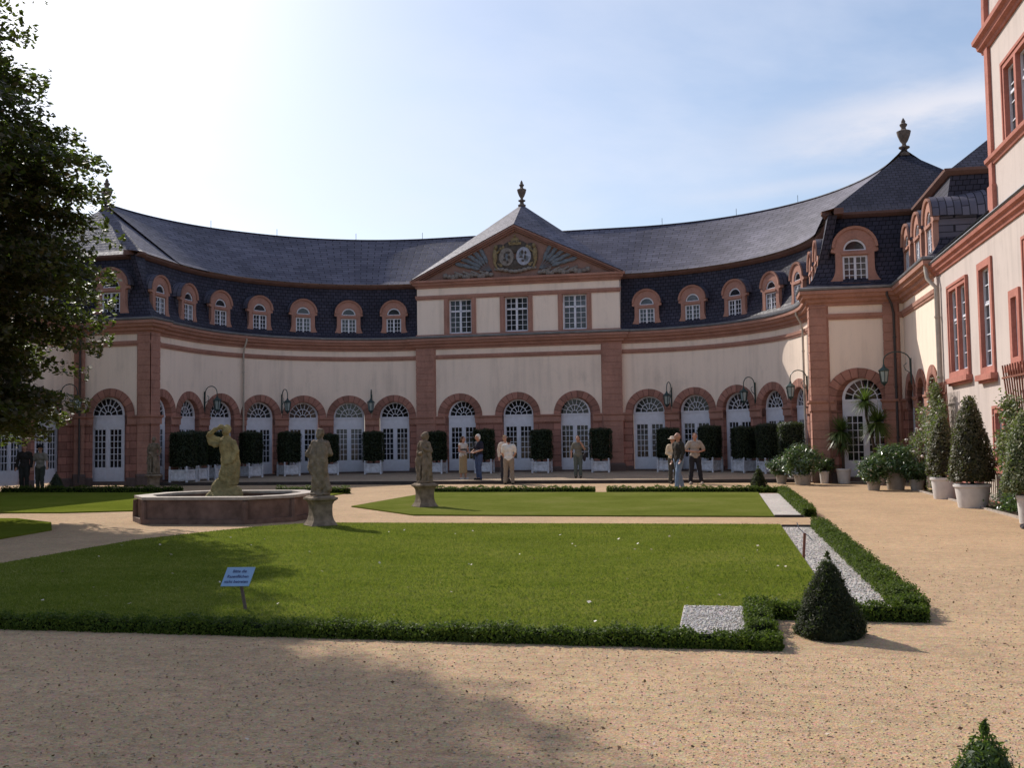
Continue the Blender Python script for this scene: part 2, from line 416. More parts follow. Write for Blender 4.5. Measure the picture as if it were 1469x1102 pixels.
# ---- door (shared mesh)
def door_meshes():
    d=MB(); w=.75; zt=2.63
    # outer frame
    d.box(-w,-w+.09,-.03,.05,0,zt); d.box(w-.09,w,-.03,.05,0,zt)
    d.box(-w+.09,w-.09,-.03,.05,2.12,zt-.06); d.box(-w,w,-.05,.05,zt-.06,zt+.02)     # transom panel, ledge
    d.box(-w+.09,w-.09,-.02,.05,0,.56)                    # kick panels
    for sx in (-1,1):
        d.box(min(sx*.1,sx*.58),max(sx*.1,sx*.58),-.035,-.02,.09,.46)
        x0,x1=(-.66,-.045) if sx<0 else (.045,.66)
        d.box(x0-.0,x0+.055,-.02,.03,.56,2.12); d.box(x1-.055,x1,-.02,.03,.56,2.12)
        for k in (1,2):
            x=x0+.055+(x1-x0-.11)*k/3; d.box(x-.013,x+.013,-.012,.02,.56,2.12)
        for k in range(1,6):
            z=.56+1.5*k/6+.03; d.box(x0+.055,x1-.055,-.011,.019,z-.013,z+.013)
        d.box(x0+.055,x1-.055,-.02,.03,2.07,2.12)
    d.box(-.045,.045,-.045,.03,.56,2.12)
    # fanlight: rim, two rings, spokes
    def ring(r0,r1,y0,y1,n=22):
        vs=[];fs=[]
        for i in range(n+1):
            t=PI*i/n
            for r,y in ((r0,y0),(r1,y0),(r1,y1),(r0,y1)): vs.append((r*math.cos(t),y,zt+.02+r*math.sin(t)))
        for i in range(n):
            for k in range(4):
                k2=(k+1)%4; fs.append((i*4+k,i*4+k2,i*4+4+k2,i*4+4+k))
        fs+= [(0,1,2,3),(n*4+3,n*4+2,n*4+1,n*4)]
        d.add(vs,fs)
    ring(.66,.755,-.03,.05); ring(.385,.415,-.015,.02); ring(.13,.155,-.015,.02,10)
    for k in range(1,9):
        t=PI*k/9; d.bar((.4*math.cos(t),0,zt+.02+.4*math.sin(t)),(.67*math.cos(t),0,zt+.02+.67*math.sin(t)),.026,.03,(0,1,0))
    for k in range(1,6):
        t=PI*k/6; d.bar((.14*math.cos(t),0,zt+.02+.14*math.sin(t)),(.4*math.cos(t),0,zt+.02+.4*math.sin(t)),.026,.03,(0,1,0))
    g=MB()
    pts=[(-.7,.5),(.7,.5),(.7,zt)]+[(.7*math.cos(PI*k/16),zt+.02+.7*math.sin(PI*k/16)) for k in range(17)]+[(-.7,zt)]
    g.prism(pts,lambda u,v,dd:(u,dd,v),.035,.028)
    return d,g
_d,_g=door_meshes()
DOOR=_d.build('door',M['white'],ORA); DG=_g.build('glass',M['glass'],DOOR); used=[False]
def place_door(x,y,z,ang,parent,s=1.,mat=None,hs=1.):
    global DOOR
    if not used[0]: o=DOOR; used[0]=True
    else: o=copy_tree(DOOR,parent)
    o.parent=parent; o.location=(x,y,z); o.rotation_euler=(0,0,ang); o.scale=(s,1,hs)
    return o

def arcade(P,s0,s1,doors,parent,o0=0.,z0=.1,ztop=6.1,r=.75,R=1.09,upper='plaster',steps=True,hs=1.):
    zs=.2+(ZS-.2)*hs
    ints=[];a=s0
    for c in doors: ints.append((a,c-r)); a=c+r
    ints.append((a,s1))
    up=MB()
    for a,b in ints:
        if b-a>.01:
            lo=MB(); P.sweep(lo,a,b,[(o0,z0),(o0,zs)],False)
            for q in (a,b):
                if any(abs(abs(q-c)-r)<1e-6 for c in doors):
                    x0,y0=P.P(q,o0);x1,y1=P.P(q,o0-.32)
                    lo.add([(x0,y0,z0),(x1,y1,z0),(x1,y1,zs),(x0,y0,zs)],[(0,1,2,3)],[(0,z0),(.3,z0),(.3,zs),(0,zs)])
            lo.build('pier_wall',M['blocks'],parent); P.sweep(up,a,b,[(o0,zs),(o0,ztop)],False)
            im=MB(); P.sweep(im,a-.0,b+.0,[(o0-.25,zs-.36),(o0+.05,zs-.36),(o0+.05,zs-.12),(o0+.1,zs-.07),(o0+.11,zs-.004),(o0-.25,zs-.004)]); im.build('impost',M['sand'],parent)
            pl=MB(); P.sweep(pl,a,b,[(o0-.02,z0-.05),(o0+.07,z0-.05),(o0+.07,.3),(o0+.03,.35),(o0-.02,.35)]); pl.build('plinth',M['dark_sand'],parent)
    for c in doors:
        N=18; vs=[];uv=[]
        for k in range(N+1):
            t=PI-PI*k/N; u=c+r*math.cos(t); z=zs+r*math.sin(t)
            x,y=P.P(u,o0); vs+=[(x,y,z),(x,y,ztop)]; uv+=[(u,z),(u,ztop)]
        up.add(vs,[(2*k,2*k+1,2*k+3,2*k+2) for k in range(N)],uv)
        ar=MB(); vs=[];uv=[]
        prof=[(r,-.34),(r,.035),(r+.05,.05),(R,.05),(R,-.03)]
        for k in range(N+1):
            t=PI-PI*k/N
            for rr,o in prof:
                x,y=P.P(c+rr*math.cos(t),o0+o); vs.append((x,y,zs+rr*math.sin(t))); uv.append((t*.92,rr*.8+o*.3))
        n=len(prof)
        ar.add(vs,[(k*n+i,k*n+i+1,(k+1)*n+i+1,(k+1)*n+i) for k in range(N) for i in range(n-1)],uv)
        ar.build('arch',M['vouss'],parent)
        x,y=P.P(c,o0-.2); place_door(x,y,.2,P.ang(c),parent,r/.75,hs=hs)
        if steps:
            st=MB(); P.sweep(st,c-r+.002,c+r-.002,[(o0-.33,.05),(o0+.12,.05),(o0+.12,.198),(o0-.33,.198)]); st.build('doorstep',M['dark_sand'],parent)
    up.build('wall',M[upper],parent)
M['vouss']=mat_sandstone('voussoirs',(.39,.198,.152),True,.26,1.2)
def pilaster(P,s0,s1,parent,o0=.0,proj=.09,z0=.1,z1=6.1,h=.3):
    mb=MB(); z=z0
    P.sweep(mb,s0+.012,s1-.012,[(o0-.05,z0),(o0+proj-.016,z0),(o0+proj-.016,z1),(o0-.05,z1)])
    while z<z1-.05:
        zz=min(z1,z+h)
        P.sweep(mb,s0,s1,[(o0-.04,z+.008),(o0+proj-.008,z+.008),(o0+proj,z+.018),(o0+proj,zz-.018),(o0+proj-.008,zz-.008),(o0-.04,zz-.008)])
        z=zz
    mb.build('pilaster',M['sand'],parent)
    im=MB(); P.sweep(im,s0-.03,s1+.03,[(o0,ZS-.36),(o0+proj+.04,ZS-.36),(o0+proj+.04,ZS-.12),(o0+proj+.09,ZS-.07),(o0+proj+.1,ZS),(o0,ZS)]); im.build('impost',M['sand'],parent)
    pb=MB(); P.sweep(pb,s0-.04,s1+.04,[(o0,.05),(o0+proj+.06,.05),(o0+proj+.06,.42),(o0+proj+.0,.5),(o0,.5)]); pb.build('plinth',M['dark_sand'],parent)
def swp(P,a,b,prof,name,mat,parent=ORA,closed=True):
    mb=MB(); P.sweep(mb,a,b,prof,closed); return mb.build(name,M[mat],parent)
def shift(prof,o): return [(a+o,z) for a,z in prof]
CORN=[(-.02,6.08),(.05,6.08),(.07,6.16),(.16,6.21),(.18,6.3),(.3,6.35),(.33,6.45),(.4,6.47),(.41,6.58),(-.02,6.58)]
GUT=[(-.02,6.583),(.38,6.583),(.44,6.62),(.45,6.68),(.3,6.72),(-.02,6.75)]
ARCHI=[(-.02,5.6),(.04,5.6),(.05,5.66),(.075,5.68),(.085,5.8),(-.02,5.8)]
MANS=[(.3,6.7),(.08,6.82),(-.12,7.1),(-.27,7.5),(-.42,8.1),(-.55,8.7),(-.66,9.24)]
BREAK=[(-.85,9.24),(-.6,9.24),(-.53,9.29),(-.47,9.34),(-.46,9.42),(-.85,9.44)]

for P,xc,xw in ((PR,12.6,15.6),(PL,12.7,16.2)):
    i=[k for k,p in enumerate(P.p) if abs(p.x-xc)<1e-6 and abs(p.y+10.95)<1e-6][0]
    sC=P.s[i]; sW=P.s[i+1]; sE=P.s[i+2]
    arcade(P,4.95,sC-.6,[4.95+1.24+2.2*k for k in range(7)],ORA)
    lo=MB(); P.sweep(lo,sC-.6,sC,[(0,.0),(0,6.1)],False); lo.build('wall',M['blocks'],ORA)
    arcade(P,sC,sW,[(sC+sW)/2],ORA,z0=0)
    if P is PR: arcade(P,sW,sE,[sW+.86,sW+2.6,sW+4.35],ORA,z0=0,r=.56,R=.84,steps=False)
    else: arcade(P,sW,sE,[sW+1.45+2.05*k for k in range(4)],ORA,z0=0,r=.7,R=1.0,steps=False)
    pilaster(P,sC-.55,sC-.03,ORA,z0=0); pilaster(P,sC+.02,sC+.56,ORA,z0=0)
    pilaster(P,sW-.6,sW-.12,ORA,z0=0)
    swp(P,4.95,P.s[-1],CORN,'cornice','sand'); swp(P,4.95,P.s[-1],GUT,'gutter','lead')
    swp(P,4.95,P.s[-1],ARCHI,'architrave','sand')
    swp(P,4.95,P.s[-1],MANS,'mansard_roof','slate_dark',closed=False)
    swp(P,4.95,P.s[-1],BREAK,'roof_moulding','sand_roof')
    # upper roof of the arc
    j=min(range(len(P.s)),key=lambda k:abs(P.p[k].x-12.9)+abs(P.p[k].y+7.6))
    axr=(16.45 if P is PR else 17.0)-12.9
    ro=MB(); ss=P.samples(0,P.s[j]); vs=[];uv=[]
    for t_ in ss:
        f=min(1,max(0,(t_-P.s[j]+5.5)/5.5)); orr=3.65+(axr-.05-3.65)*f
        for o,z,c in ((-.35,9.44,0),(-.62,9.62,.3),(-orr,12.32,4.4),(-orr-3.9,9.2,9.6)):
            x,y=P.P(t_,o); vs.append((x,y,z)); uv.append((t_,c))
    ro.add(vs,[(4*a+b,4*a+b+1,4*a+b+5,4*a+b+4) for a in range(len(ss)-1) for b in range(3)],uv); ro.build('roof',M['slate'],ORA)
    rc=MB(); rc.tube([(*P.P(t_,-3.65-(axr-.05-3.65)*min(1,max(0,(t_-P.s[j]+5.5)/5.5))),12.33) for t_ in ss],.05,6); rc.build('ridge_capping',M['slate_dark'],ORA,True)

# central pavilion
arcade(PC,4.15,14.05,[9.1-2.82,9.1,9.1+2.82],ORA)
pilaster(PC,4.18,5.08,ORA); pilaster(PC,13.12,14.02,ORA)
swp(PC,3.9,14.3,CORN,'cornice','sand'); swp(PC,3.9,14.3,GUT,'gutter','lead'); swp(PC,3.9,14.3,ARCHI,'architrave','sand')
# attic storey with three windows
def rect(x0,x1,z0,z1): return [(x0,z0),(x1,z0),(x1,z1),(x0,z1)]
AX=[-2.78,0,2.82]
mb=MB(); mb.prism(rect(-4.95,4.95,6.6,9.5),lambda u,v,d:(u,-.15-d,v),-.3,0,[rect(x-.6,x+.6,6.81,8.512) for x in AX]); mb.build('attic_wall',M['plaster'],ORA)
for sx in (-1,1):
    mb=MB(); mb.box(min(sx*4.949,sx*4.7),max(sx*4.949,sx*4.7),.14,5,6.6,9.5); mb.build('attic_wall',M['plaster'],ORA)
def box_part(name,mat,parent,*b):
    mb=MB(); mb.box(*b); return mb.build(name,M[mat] if isinstance(mat,str) else mat,parent)
box_part('sill_course','sand',ORA,-5.0,5.0,-.24,-.1,6.7,6.8)
ap=[(-.0,8.52),(.04,8.52),(.05,8.58),(.07,8.6),(.08,8.72),(0,8.72)]
swp(PC,4.15,14.05,ap,'attic_band','sand')
swp(PC,3.9,14.3,[(-.02,9.08),(.05,9.08),(.08,9.16),(.17,9.22),(.2,9.3),(.28,9.34),(.29,9.44),(-.02,9.44)],'attic_cornice','sand')
def attic_window():
    f=MB(); f.prism(rect(-.8,.8,6.8,8.52),lambda u,v,d:(u,-.15-d,v),-.1,.05,[rect(-.57,.57,6.82,8.5)])
    f.prism(rect(-.72,.72,6.81,8.515),lambda u,v,d:(u,-.15-d,v),.05,.075,[rect(-.63,.63,6.815,8.51)])
    s=MB(); y0,y1=-.02,.06
    s.box(-.57,-.5,y0,y1,6.82,8.5); s.box(.5,.57,y0,y1,6.82,8.5); s.box(-.5,.5,y0,y1,6.82,6.9); s.box(-.5,.5,y0,y1,8.43,8.5)
    s.box(-.05,.05,y0-.02,y1,6.9,8.43); s.box(-.5,.5,y0-.02,y1-.002,7.88,7.96)
    for sx in (-1,1):
        a,b=(.05,.5) if sx>0 else (-.5,-.05)
        s.box((a+b)/2-.013,(a+b)/2+.013,y0+.01,y1-.02,6.9,8.43)
        for z in (7.145,7.39,7.635,8.195): s.box(a,b,y0+.012,y1-.022,z-.012,z+.012)
    g=MB(); g.box(-.53,.53,.035,.045,6.85,8.47)
    return f,s,g
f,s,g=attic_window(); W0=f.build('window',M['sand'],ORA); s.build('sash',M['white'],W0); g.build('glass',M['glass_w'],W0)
W0.location=(AX[0],0,0)
for x in AX[1:]: copy_tree(W0,ORA,(x,0,0))
# pediment
M['sand_rake']=mat_sandstone('raking_sandstone',(.28,.15,.118)); M['sand_ped']=mat_sandstone('pediment_stone',(.27,.165,.135))
mb=MB(); mb.prism([(-4.9,9.42),(4.9,9.42),(0,11.72)],lambda u,v,d:(u,-.15-d,v),-.2,0); mb.build('pediment',M['sand_ped'],ORA)
for sx in (-1,1):
    mb=MB()
    for (d0,d1,y) in ((0,.08,-.48),(.08,.16,-.4),(.16,.24,-.3)):
        # raking mouldings, each a bar parallel to the slope
        a=Vector((sx*5.1,0,9.46+.0)); b=Vector((0,0,11.93))
        dr=(b-a).normalized(); nn=Vector((-dr.z*1,0,dr.x)) 
        if nn.z<0: nn=-nn
        p=[a-nn*d1,b-Vector((0,0,d1/abs(nn.z))),b-Vector((0,0,d0/abs(nn.z))),a-nn*d0]
        if d1>0: p[0]=Vector((a.x-sx*0+sx*-.0,0,a.z-nn.z*d1)) 
        v=[(q.x,y,q.z) for q in p]+[(q.x,-.1,q.z) for q in p]
        mb.hexa(v)
    mb.build('raking_cornice',M['sand_rake'],ORA)
# relief of arms: two shields, crown, supporters, trophies of flags
def plate(mb,cx,cz,rx,rz,y0,y1,n=20,rot=0):
    c,s_=math.cos(rot),math.sin(rot)
    poly=[(cx+rx*math.cos(2*PI*k/n)*c-rz*math.sin(2*PI*k/n)*s_,cz+rx*math.cos(2*PI*k/n)*s_+rz*math.sin(2*PI*k/n)*c) for k in range(n)]
    mb.prism(poly,lambda u,v,d:(u,-d,v),y0,y1)
REL=bpy.data.objects.new('coat_of_arms',None); COL.objects.link(REL); REL.parent=ORA
def rel(name,mat,fn):
    mb=MB(); fn(mb); mb.build(name,M[mat],REL)
rel('mantling','relief_dark',lambda mb:[mb.ell((x_,-.2,z_),(a_,.09,b_)) for x_,z_,a_,b_ in ((-.75,10.45,.36,.62),(.75,10.45,.36,.62),(0,10.9,.62,.32),(0,10.05,.75,.28))])
def sh(cx):
    def f(mb): plate(mb,cx,10.42,.36,.44,.1,.3); 
    return f
rel('shield','relief_white',sh(.42)); rel('shield','relief_grey',sh(-.42))
def charges(mb):
    for x,z,a,b in ((.36,10.62,.06,.1),(.52,10.58,.05,.08),(.3,10.38,.09,.04),(.5,10.36,.05,.12),(.38,10.2,.07,.05),(-.35,10.62,.12,.06),(-.5,10.5,.05,.1),(-.3,10.4,.07,.08),(-.5,10.28,.08,.06),(-.36,10.16,.06,.06)): plate(mb,x,z,a,b,.2,.33,8)
rel('charges','relief_dark',charges)
rel('shield_field','relief_blue',lambda mb:(plate(mb,.55,10.3,.12,.14,.2,.325,8),plate(mb,.3,10.55,.1,.13,.2,.325,8),plate(mb,-.42,10.42,.1,.2,.2,.32,8)))
def gold(mb):
    for sx in (-1,1):
        for k in range(9):
            t=-.9+2.1*k/8; plate(mb,sx*(.42+.46*math.cos(t)),10.42+.5*math.sin(t),.09,.075,.1,.27,8,t)
        mb.ell((sx*.98,-.3,10.5),(.12,.1,.36)); mb.ell((sx*.93,-.32,10.9),(.1,.1,.12)); mb.cap((sx*.9,-.32,10.6),(sx*.74,-.36,10.72),.05,.04); mb.cap((sx*1.02,-.3,10.2),(sx*.9,-.3,9.9),.07,.05)
    for k in range(7): mb.ell((-.27+.09*k,-.3,11.08+.03*math.sin(k*2)),(.05,.05,.06))
    plate(mb,0,11.22,.2,.16,.1,.24,12); mb.box(-.28,.28,-.32,-.15,10.98,11.05); mb.ell((0,-.3,11.42),(.055,.055,.075))
rel('crown','relief_gold',gold)
def flags(mb,sx):
    for _ in (0,):
        for k in range(5):
            t=.32+.22*k; x0=sx*1.15;z0=9.75
            mb.bar((x0,-.26,z0),(x0+sx*1.75*math.cos(t),-.26,z0+1.35*math.sin(t)*.9),.03,.03)
            for q in range(3):
                r_=.7+.3*q
                mb.ell((x0+sx*r_*1.3*math.cos(t),-.22,z0+r_*math.sin(t)),(.26,.06,.1),Matrix.Rotation(-sx*t,3,'Y'))
rel('flags','relief_blue',lambda mb:flags(mb,-1)); rel('flags','relief_blue',lambda mb:flags(mb,1))
def trophy(mb):
    for sx in (-1,1):
        for k in range(13):
            x=sx*(1.2+.19*k); mb.ell((x,-.24,9.6+.05*math.sin(k*1.7)),(.13,.09,.1+.05*math.sin(k*2.3)**2))
        for k in range(4): mb.tube([(sx*(1.4+.4*k),-.25,9.62),(sx*(1.75+.42*k),-.28,9.8)],[.07,.05],8)
    for k in range(9): mb.ell((-.9+.225*k,-.24,9.78+.07*math.cos(k*PI/4)),(.15,.08,.09))
rel('trophies','relief_grey',trophy)
# pavilion roof
def roofpoly(mb,pts):
    pts=[Vector(p) for p in pts]; n=(pts[1]-pts[0]).cross(pts[2]-pts[0]).normalized()
    if n.z<0: n=-n
    u=Vector((0,0,1)).cross(n)
    u=u.normalized() if u.length>1e-4 else Vector((1,0,0)); v=n.cross(u)
    mb.add(pts,[tuple(range(len(pts)))],[(p.dot(u),p.dot(v)) for p in pts])
A=(-.05,1.9,13.45); Pd=(0,-.5,11.96)
for sx in (-1,1):
    mb=MB(); e=(sx*5.17,-.5,9.46); b=(sx*5.17,5.2,9.46)
    roofpoly(mb,[e,Pd,A]); roofpoly(mb,[e,A,b]); mb.build('pavilion_roof',M['slate'],ORA)
mb=MB(); roofpoly(mb,[(-5.28,5.2,9.46),A,(5.28,5.2,9.46)]); mb.build('pavilion_roof',M['slate'],ORA)
def urn(x,y,z,s=1.):
    mb=MB(); pr=[(.2,0),(.22,.1),(.12,.16),(.1,.26),(.2,.32),(.2,.36),(.09,.4),(.07,.48),(.14,.58),(.22,.78),(.25,.9),(.26,.95),(.17,.99),(.1,1.02),(.08,1.1),(.13,1.17),(.14,1.22),(.07,1.28),(.08,1.33),(.04,1.42),(.01,1.47)]
    mb.lathe([(r*s,h*s) for r,h in pr],16); mb.build('finial',M['urn'],ORA,True,50,(x,y,z))
urn(A[0],A[1],A[2]-.12,.92)
# end pavilions: pyramid roofs; wings: hipped roofs
for sx,ax,x0 in ((1,16.45,13.2),(-1,17.0,13.3)):
    ap=(sx*ax,-7.5,12.2); x1=2*ax-x0; y0,y1=-10.4,-4.2; zb=9.44
    for q in ([(x0,y0),(x1,y0)],[(x0,y1),(x0,y0)],[(x1,y0),(x1,y1)],[(x1,y1),(x0,y1)]):
        (a,b),(c,d)=q; mb=MB(); 
        m1=Vector((sx*a,b,zb)).lerp(Vector(ap),.1)-Vector((0,0,.06)); m2=Vector((sx*c,d,zb)).lerp(Vector(ap),.1)-Vector((0,0,.06))
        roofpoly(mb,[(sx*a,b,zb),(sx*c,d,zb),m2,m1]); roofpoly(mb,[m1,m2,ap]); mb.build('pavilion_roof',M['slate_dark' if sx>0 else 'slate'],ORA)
    urn(ap[0],ap[1],ap[2]-.14,1.)
    xw=15.6 if sx>0 else 16.2; ye=-16.2 if sx>0 else -20.5; xb=xw+.66
    rx=xb+2.2; yr=ye+.66+2.2; z1=11.3
    mb=MB(); roofpoly(mb,[(sx*xb,-6,zb),(sx*xb,ye+.66,zb),(sx*rx,yr,z1),(sx*rx,-6.3,z1)])
    roofpoly(mb,[(sx*xb,ye+.66,zb),(sx*(xb+6.6),ye+.66,zb),(sx*rx,yr,z1)]); roofpoly(mb,[(sx*rx,-6,z1),(sx*rx,yr,z1),(sx*(xb+6.6),ye+.66,zb),(sx*(xb+6.6),-6,zb)])
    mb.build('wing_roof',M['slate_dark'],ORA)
# ridge rods
for P,ss in ((PR,(6.3,8.9,11.2)),(PL,(5.6,8,10.8,13.2))):
    for t in ss:
        x,y=P.P(t,-3.65); mb=MB(); mb.tube([(0,0,.15),(0,0,.55)],.012,6); mb.build('lightning_rod',M['iron'],ORA,loc=(x,y,12.15))

# ---- dormers
def dormer_meshes():
    half=[(.84,0),(.85,.1),(.78,.2),(.69,.3),(.62,.42),(.58,.56),(.57,.75),(.57,1.12),(.69,1.15),(.69,1.24),(.63,1.27)]
    cz=1.27
    out=half+[(.63*math.cos(t)*1.0,cz+.6*math.sin(t)) for t in [PI*k/14 for k in range(1,14)]]+[(-x,z) for x,z in reversed(half)]
    win=rect(-.37,.37,.17,1.02); lun=[(.34*math.cos(PI*k/12),1.18+.36*math.sin(PI*k/12)) for k in range(13)]
    d=MB(); d.prism(out,lambda u,v,dd:(u,-dd,v),-.16,0,[win,lun])
    # arched hood moulding
    vs=[];fs=[];prof=[(.6,0),(.6,.05),(.68,.08),(.68,-.2),(.6,-.2)];N=14
    for k in range(N+1):
        t=PI*k/N
        for r,o in prof: vs.append((r*math.cos(t),-o,cz+(r-.02)*math.sin(t)))
    n=len(prof)
    for k in range(N):
        for i in range(n): fs.append((k*n+i,k*n+(i+1)%n,(k+1)*n+(i+1)%n,(k+1)*n+i))
    d.add(vs,fs); d.box(-.42,.42,-.06,-.0,.1,.165); d.box(-.4,.4,-.045,0,1.045,1.12)
    r=MB(); vs=[];uv=[]
    for j in range(7):
        q=j/6; y=-.02+1.5*q; lift=.26*max(0,q-.35)**1.5
        for k in range(N+1):
            t=PI*k/N; vs.append((.7*math.cos(t)*(1+.5*max(0,q-.4)),y,cz+.69*math.sin(t)+lift-.35*max(0,q-.4)*(1-math.sin(t)))); uv.append((t*.7,q*1.5))
    r.add(vs,[(j*(N+1)+k,j*(N+1)+k+1,(j+1)*(N+1)+k+1,(j+1)*(N+1)+k) for j in range(6) for k in range(N)],uv)
    for sx in (-1,1): r.box(min(sx*.5,sx*.56),max(sx*.5,sx*.56),.1,1.2,0,1.28)
    s=MB(); y0,y1=.04,.09
    s.box(-.37,-.31,y0,y1,.17,1.02); s.box(.31,.37,y0,y1,.17,1.02); s.box(-.31,.31,y0,y1,.17,.23); s.box(-.31,.31,y0,y1,.97,1.02); s.box(-.035,.035,y0-.01,y1,.23,.97)
    for sx in (-1,1):
        s.box(sx*.173-.012,sx*.173+.012,y0+.01,y1-.01,.23,.97)
        for k in (1,2,3): s.box(min(sx*.035,sx*.31),max(sx*.035,sx*.31),y0+.011,y1-.011,.23+.185*k-.011,.23+.185*k+.011)
    vs=[];fs=[];prof=[(.29,y0),(.35,y0),(.35,y1),(.29,y1)]
    for k in range(13):
        t=PI*k/12
        for rr,y in prof: vs.append((rr*math.cos(t),y,1.18+rr*math.sin(t)))
    for k in range(12):
        for i in range(4): fs.append((k*4+i,k*4+(i+1)%4,(k+1)*4+(i+1)%4,(k+1)*4+i))
    s.add(vs,fs); s.box(-.35,.35,y0,y1,1.165,1.215)
    g=MB(); g.box(-.4,.4,.07,.08,.12,1.04); g.prism([(.36*math.cos(PI*k/12),1.17+.38*math.sin(PI*k/12)) for k in range(13)],lambda u,v,dd:(u,dd,v),.072,.082)
    return d,r,s,g
d,r,s,g=dormer_meshes()
DOR=d.build('dormer',M['sand'],ORA); r.build('dormer_roof',M['slate_lead'] if 'slate_lead' in M else M['slate'],DOR,True,60); s.build('sash',M['white'],DOR); g.build('glass',M['glass_w'],DOR)
first=[True]
def put_dormer(x,y,ang,z=6.68,sc=1.):
    o=DOR if first[0] else copy_tree(DOR,ORA); first[0]=False
    o.location=(x,y,z); o.rotation_euler=(0,0,ang); o.scale=(sc,sc,sc)
for P in (PR,PL):
    i=[k for k,p in enumerate(P.p) if abs(p.y+10.95)<1e-6][0]; sC=P.s[i];sW=P.s[i+1]
    for k in range(7):
        t=4.95+1.24+2.2*k; x,y=P.P(t,-.02); put_dormer(x,y,P.ang(t))
    x,y=P.P((sC+sW)/2,.0); put_dormer(x,y,P.ang((sC+sW)/2),6.66,1.12)
    for t in ((.95,2.75,4.5) if P is PR else (1.45,3.5,5.55)):
        x,y=P.P(sW+t,-.02); put_dormer(x,y,P.ang(sW+t))
# downpipes
def downpipe(pts,mat,parent,r=.043):
    mb=MB(); mb.tube(pts,r,8)
    for z in (1.5,3.2,4.9): 
        if pts[-1][2]<z: mb.tube([(pts[-1][0],pts[-1][1],z),(pts[-1][0],pts[-1][1],z+.05)],r*1.35,8)
    mb.build('downpipe',M[mat],parent,True,60)
def pipe_on(P,t,mat):
    a=P.P(t,.36);b=P.P(t,.13); c=P.P(t,.2)
    downpipe([(*a,6.6),(*a,6.35),(*c,6.05),(*b,5.75),(*b,.15)],mat,ORA)
pipe_on(PL,4.95+1.24+2.2*3.5-.1,'pipe'); pipe_on(PR,4.95+1.24+2.2*4.45,'pipe')
for P in (PR,PL):
    i=[k for k,p in enumerate(P.p) if abs(p.y+10.95)<1e-6][0]; pipe_on(P,P.s[i+1]-.2 if P is PR else P.s[i+1]-.35,'pipe_dark')
# ------------------------------------------------------------------ castle wing on the right
CAS=thing('castle_wing','tall pale castle wing with red sandstone window frames and string courses at the right edge','building')
CX=15.6
cw=lambda u,v,d:(CX-d,u,v)
WIN=[(-19.95,-17.8,3.1,5.62,2),(-22.25,-21.0,3.0,5.68,1),(-24.3,-23.55,3.05,4.66,1),(-26.5,-24.7,3.0,5.62,2),(-23.5,-21.95,.72,2.24,2),(-29.2,-27.3,3.0,5.62,2),(-27.6,-26.0,.72,2.24,2)]
UPW=[(-25.7,-23.75,7.86,9.6,2),(-29.2,-27.2,7.86,9.6,2)]
sw=.17
mb=MB(); mb.prism(rect(-32,-16.2,-.1,6.55),cw,-.5,0,[rect(a+sw-.03,b-sw+.03,c+sw-.03,d-sw+.03) for a,b,c,d,_ in WIN]); mb.build('wall',M['castle_plaster'],CAS)
mb=MB(); mb.prism(rect(-32,-22.55,6.55,10.5),cw,-.5,0,[rect(a+sw-.03,b-sw+.03,c-.02,d-sw+.03) for a,b,c,d,_ in UPW]); mb.build('wall',M['castle_plaster'],CAS)
mb=MB(); mb.box(16.101,24,-22.9,-22.55,6.6,10.5); mb.build('wall',M['castle_plaster'],CAS)
def castle_window(a,b,c,d,n,upper=False):
    c0=c+sw if not upper else c
    if n==2:
        m=(a+b)/2; holes=[rect(a+sw,m-.07,c0,d-sw),rect(m+.07,b-sw,c0,d-sw)]
    else: holes=[rect(a+sw,b-sw,c0,d-sw)]
    f=MB(); f.prism(rect(a,b,c,d),cw,-.06,.05,holes)
    if n==2: # second, recessed order of mouldings
        f.prism(rect(a+.003,b-.003,c+.003,d-.003),cw,.05,.075,[rect(a+.07,b-.07,c0-.01,d-.07)])
    for h in holes:
        x0,x1,z0,z1=h[0][0],h[1][0],h[0][1],h[2][1]
        f.prism(rect(x0-.04,x1+.04,z0-.04,z1+.04),cw,-.34,-.061,[rect(x0+.004,x1-.004,z0+.004,z1-.004)])
    w=f.build('window',M['sand_castle'],CAS)
    s=MB();g=MB()
    for h in holes:
        x0,x1,z0,z1=h[0][0],h[1][0],h[0][1],h[2][1]; e=.05; F=lambda u,v,dd:(CX+.1-dd,u,v)
        s.prism(rect(x0+.007,x1-.007,z0+.007,z1-.007),F,0,.05,[rect(x0+e,x1-e,z0+e,z1-e)])
        zz=z0+(z1-z0)*.64; s.prism(rect(x0+e,x1-e,zz-.03,zz+.03),F,0,.045)
        if x1-x0>.75: s.prism(rect((x0+x1)/2-.03,(x0+x1)/2+.03,z0+e,z1-e),F,0,.04)
        k=max(2,round((z1-z0)/.42))
        for i in range(1,k): z=z0+(z1-z0)*i/k; s.prism(rect(x0+e,x1-e,z-.012,z+.012),F,.01,.03)
        s.prism(rect((x0+x1)/2-.012 if x1-x0<=.75 else x0+(x1-x0)/4-.012,(x0+x1)/2+.012 if x1-x0<=.75 else x0+(x1-x0)/4+.012,z0+e,z1-e),F,.01,.03)
        g.prism(rect(x0+.008,x1-.008,z0+.008,z1-.008),F,-.02,.005)
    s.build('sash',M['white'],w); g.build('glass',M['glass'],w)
    if not upper:
        q=MB(); q.prism(rect(a-.1,b+.1,c-.14,c-.002),cw,-.05,.16); q.prism(rect(a-.06,b+.06,c-.2,c-.142),cw,-.05,.09); q.build('sill',M['sand_castle'],w)
for q in WIN: castle_window(*q)
for q in UPW: castle_window(*q,upper=True)
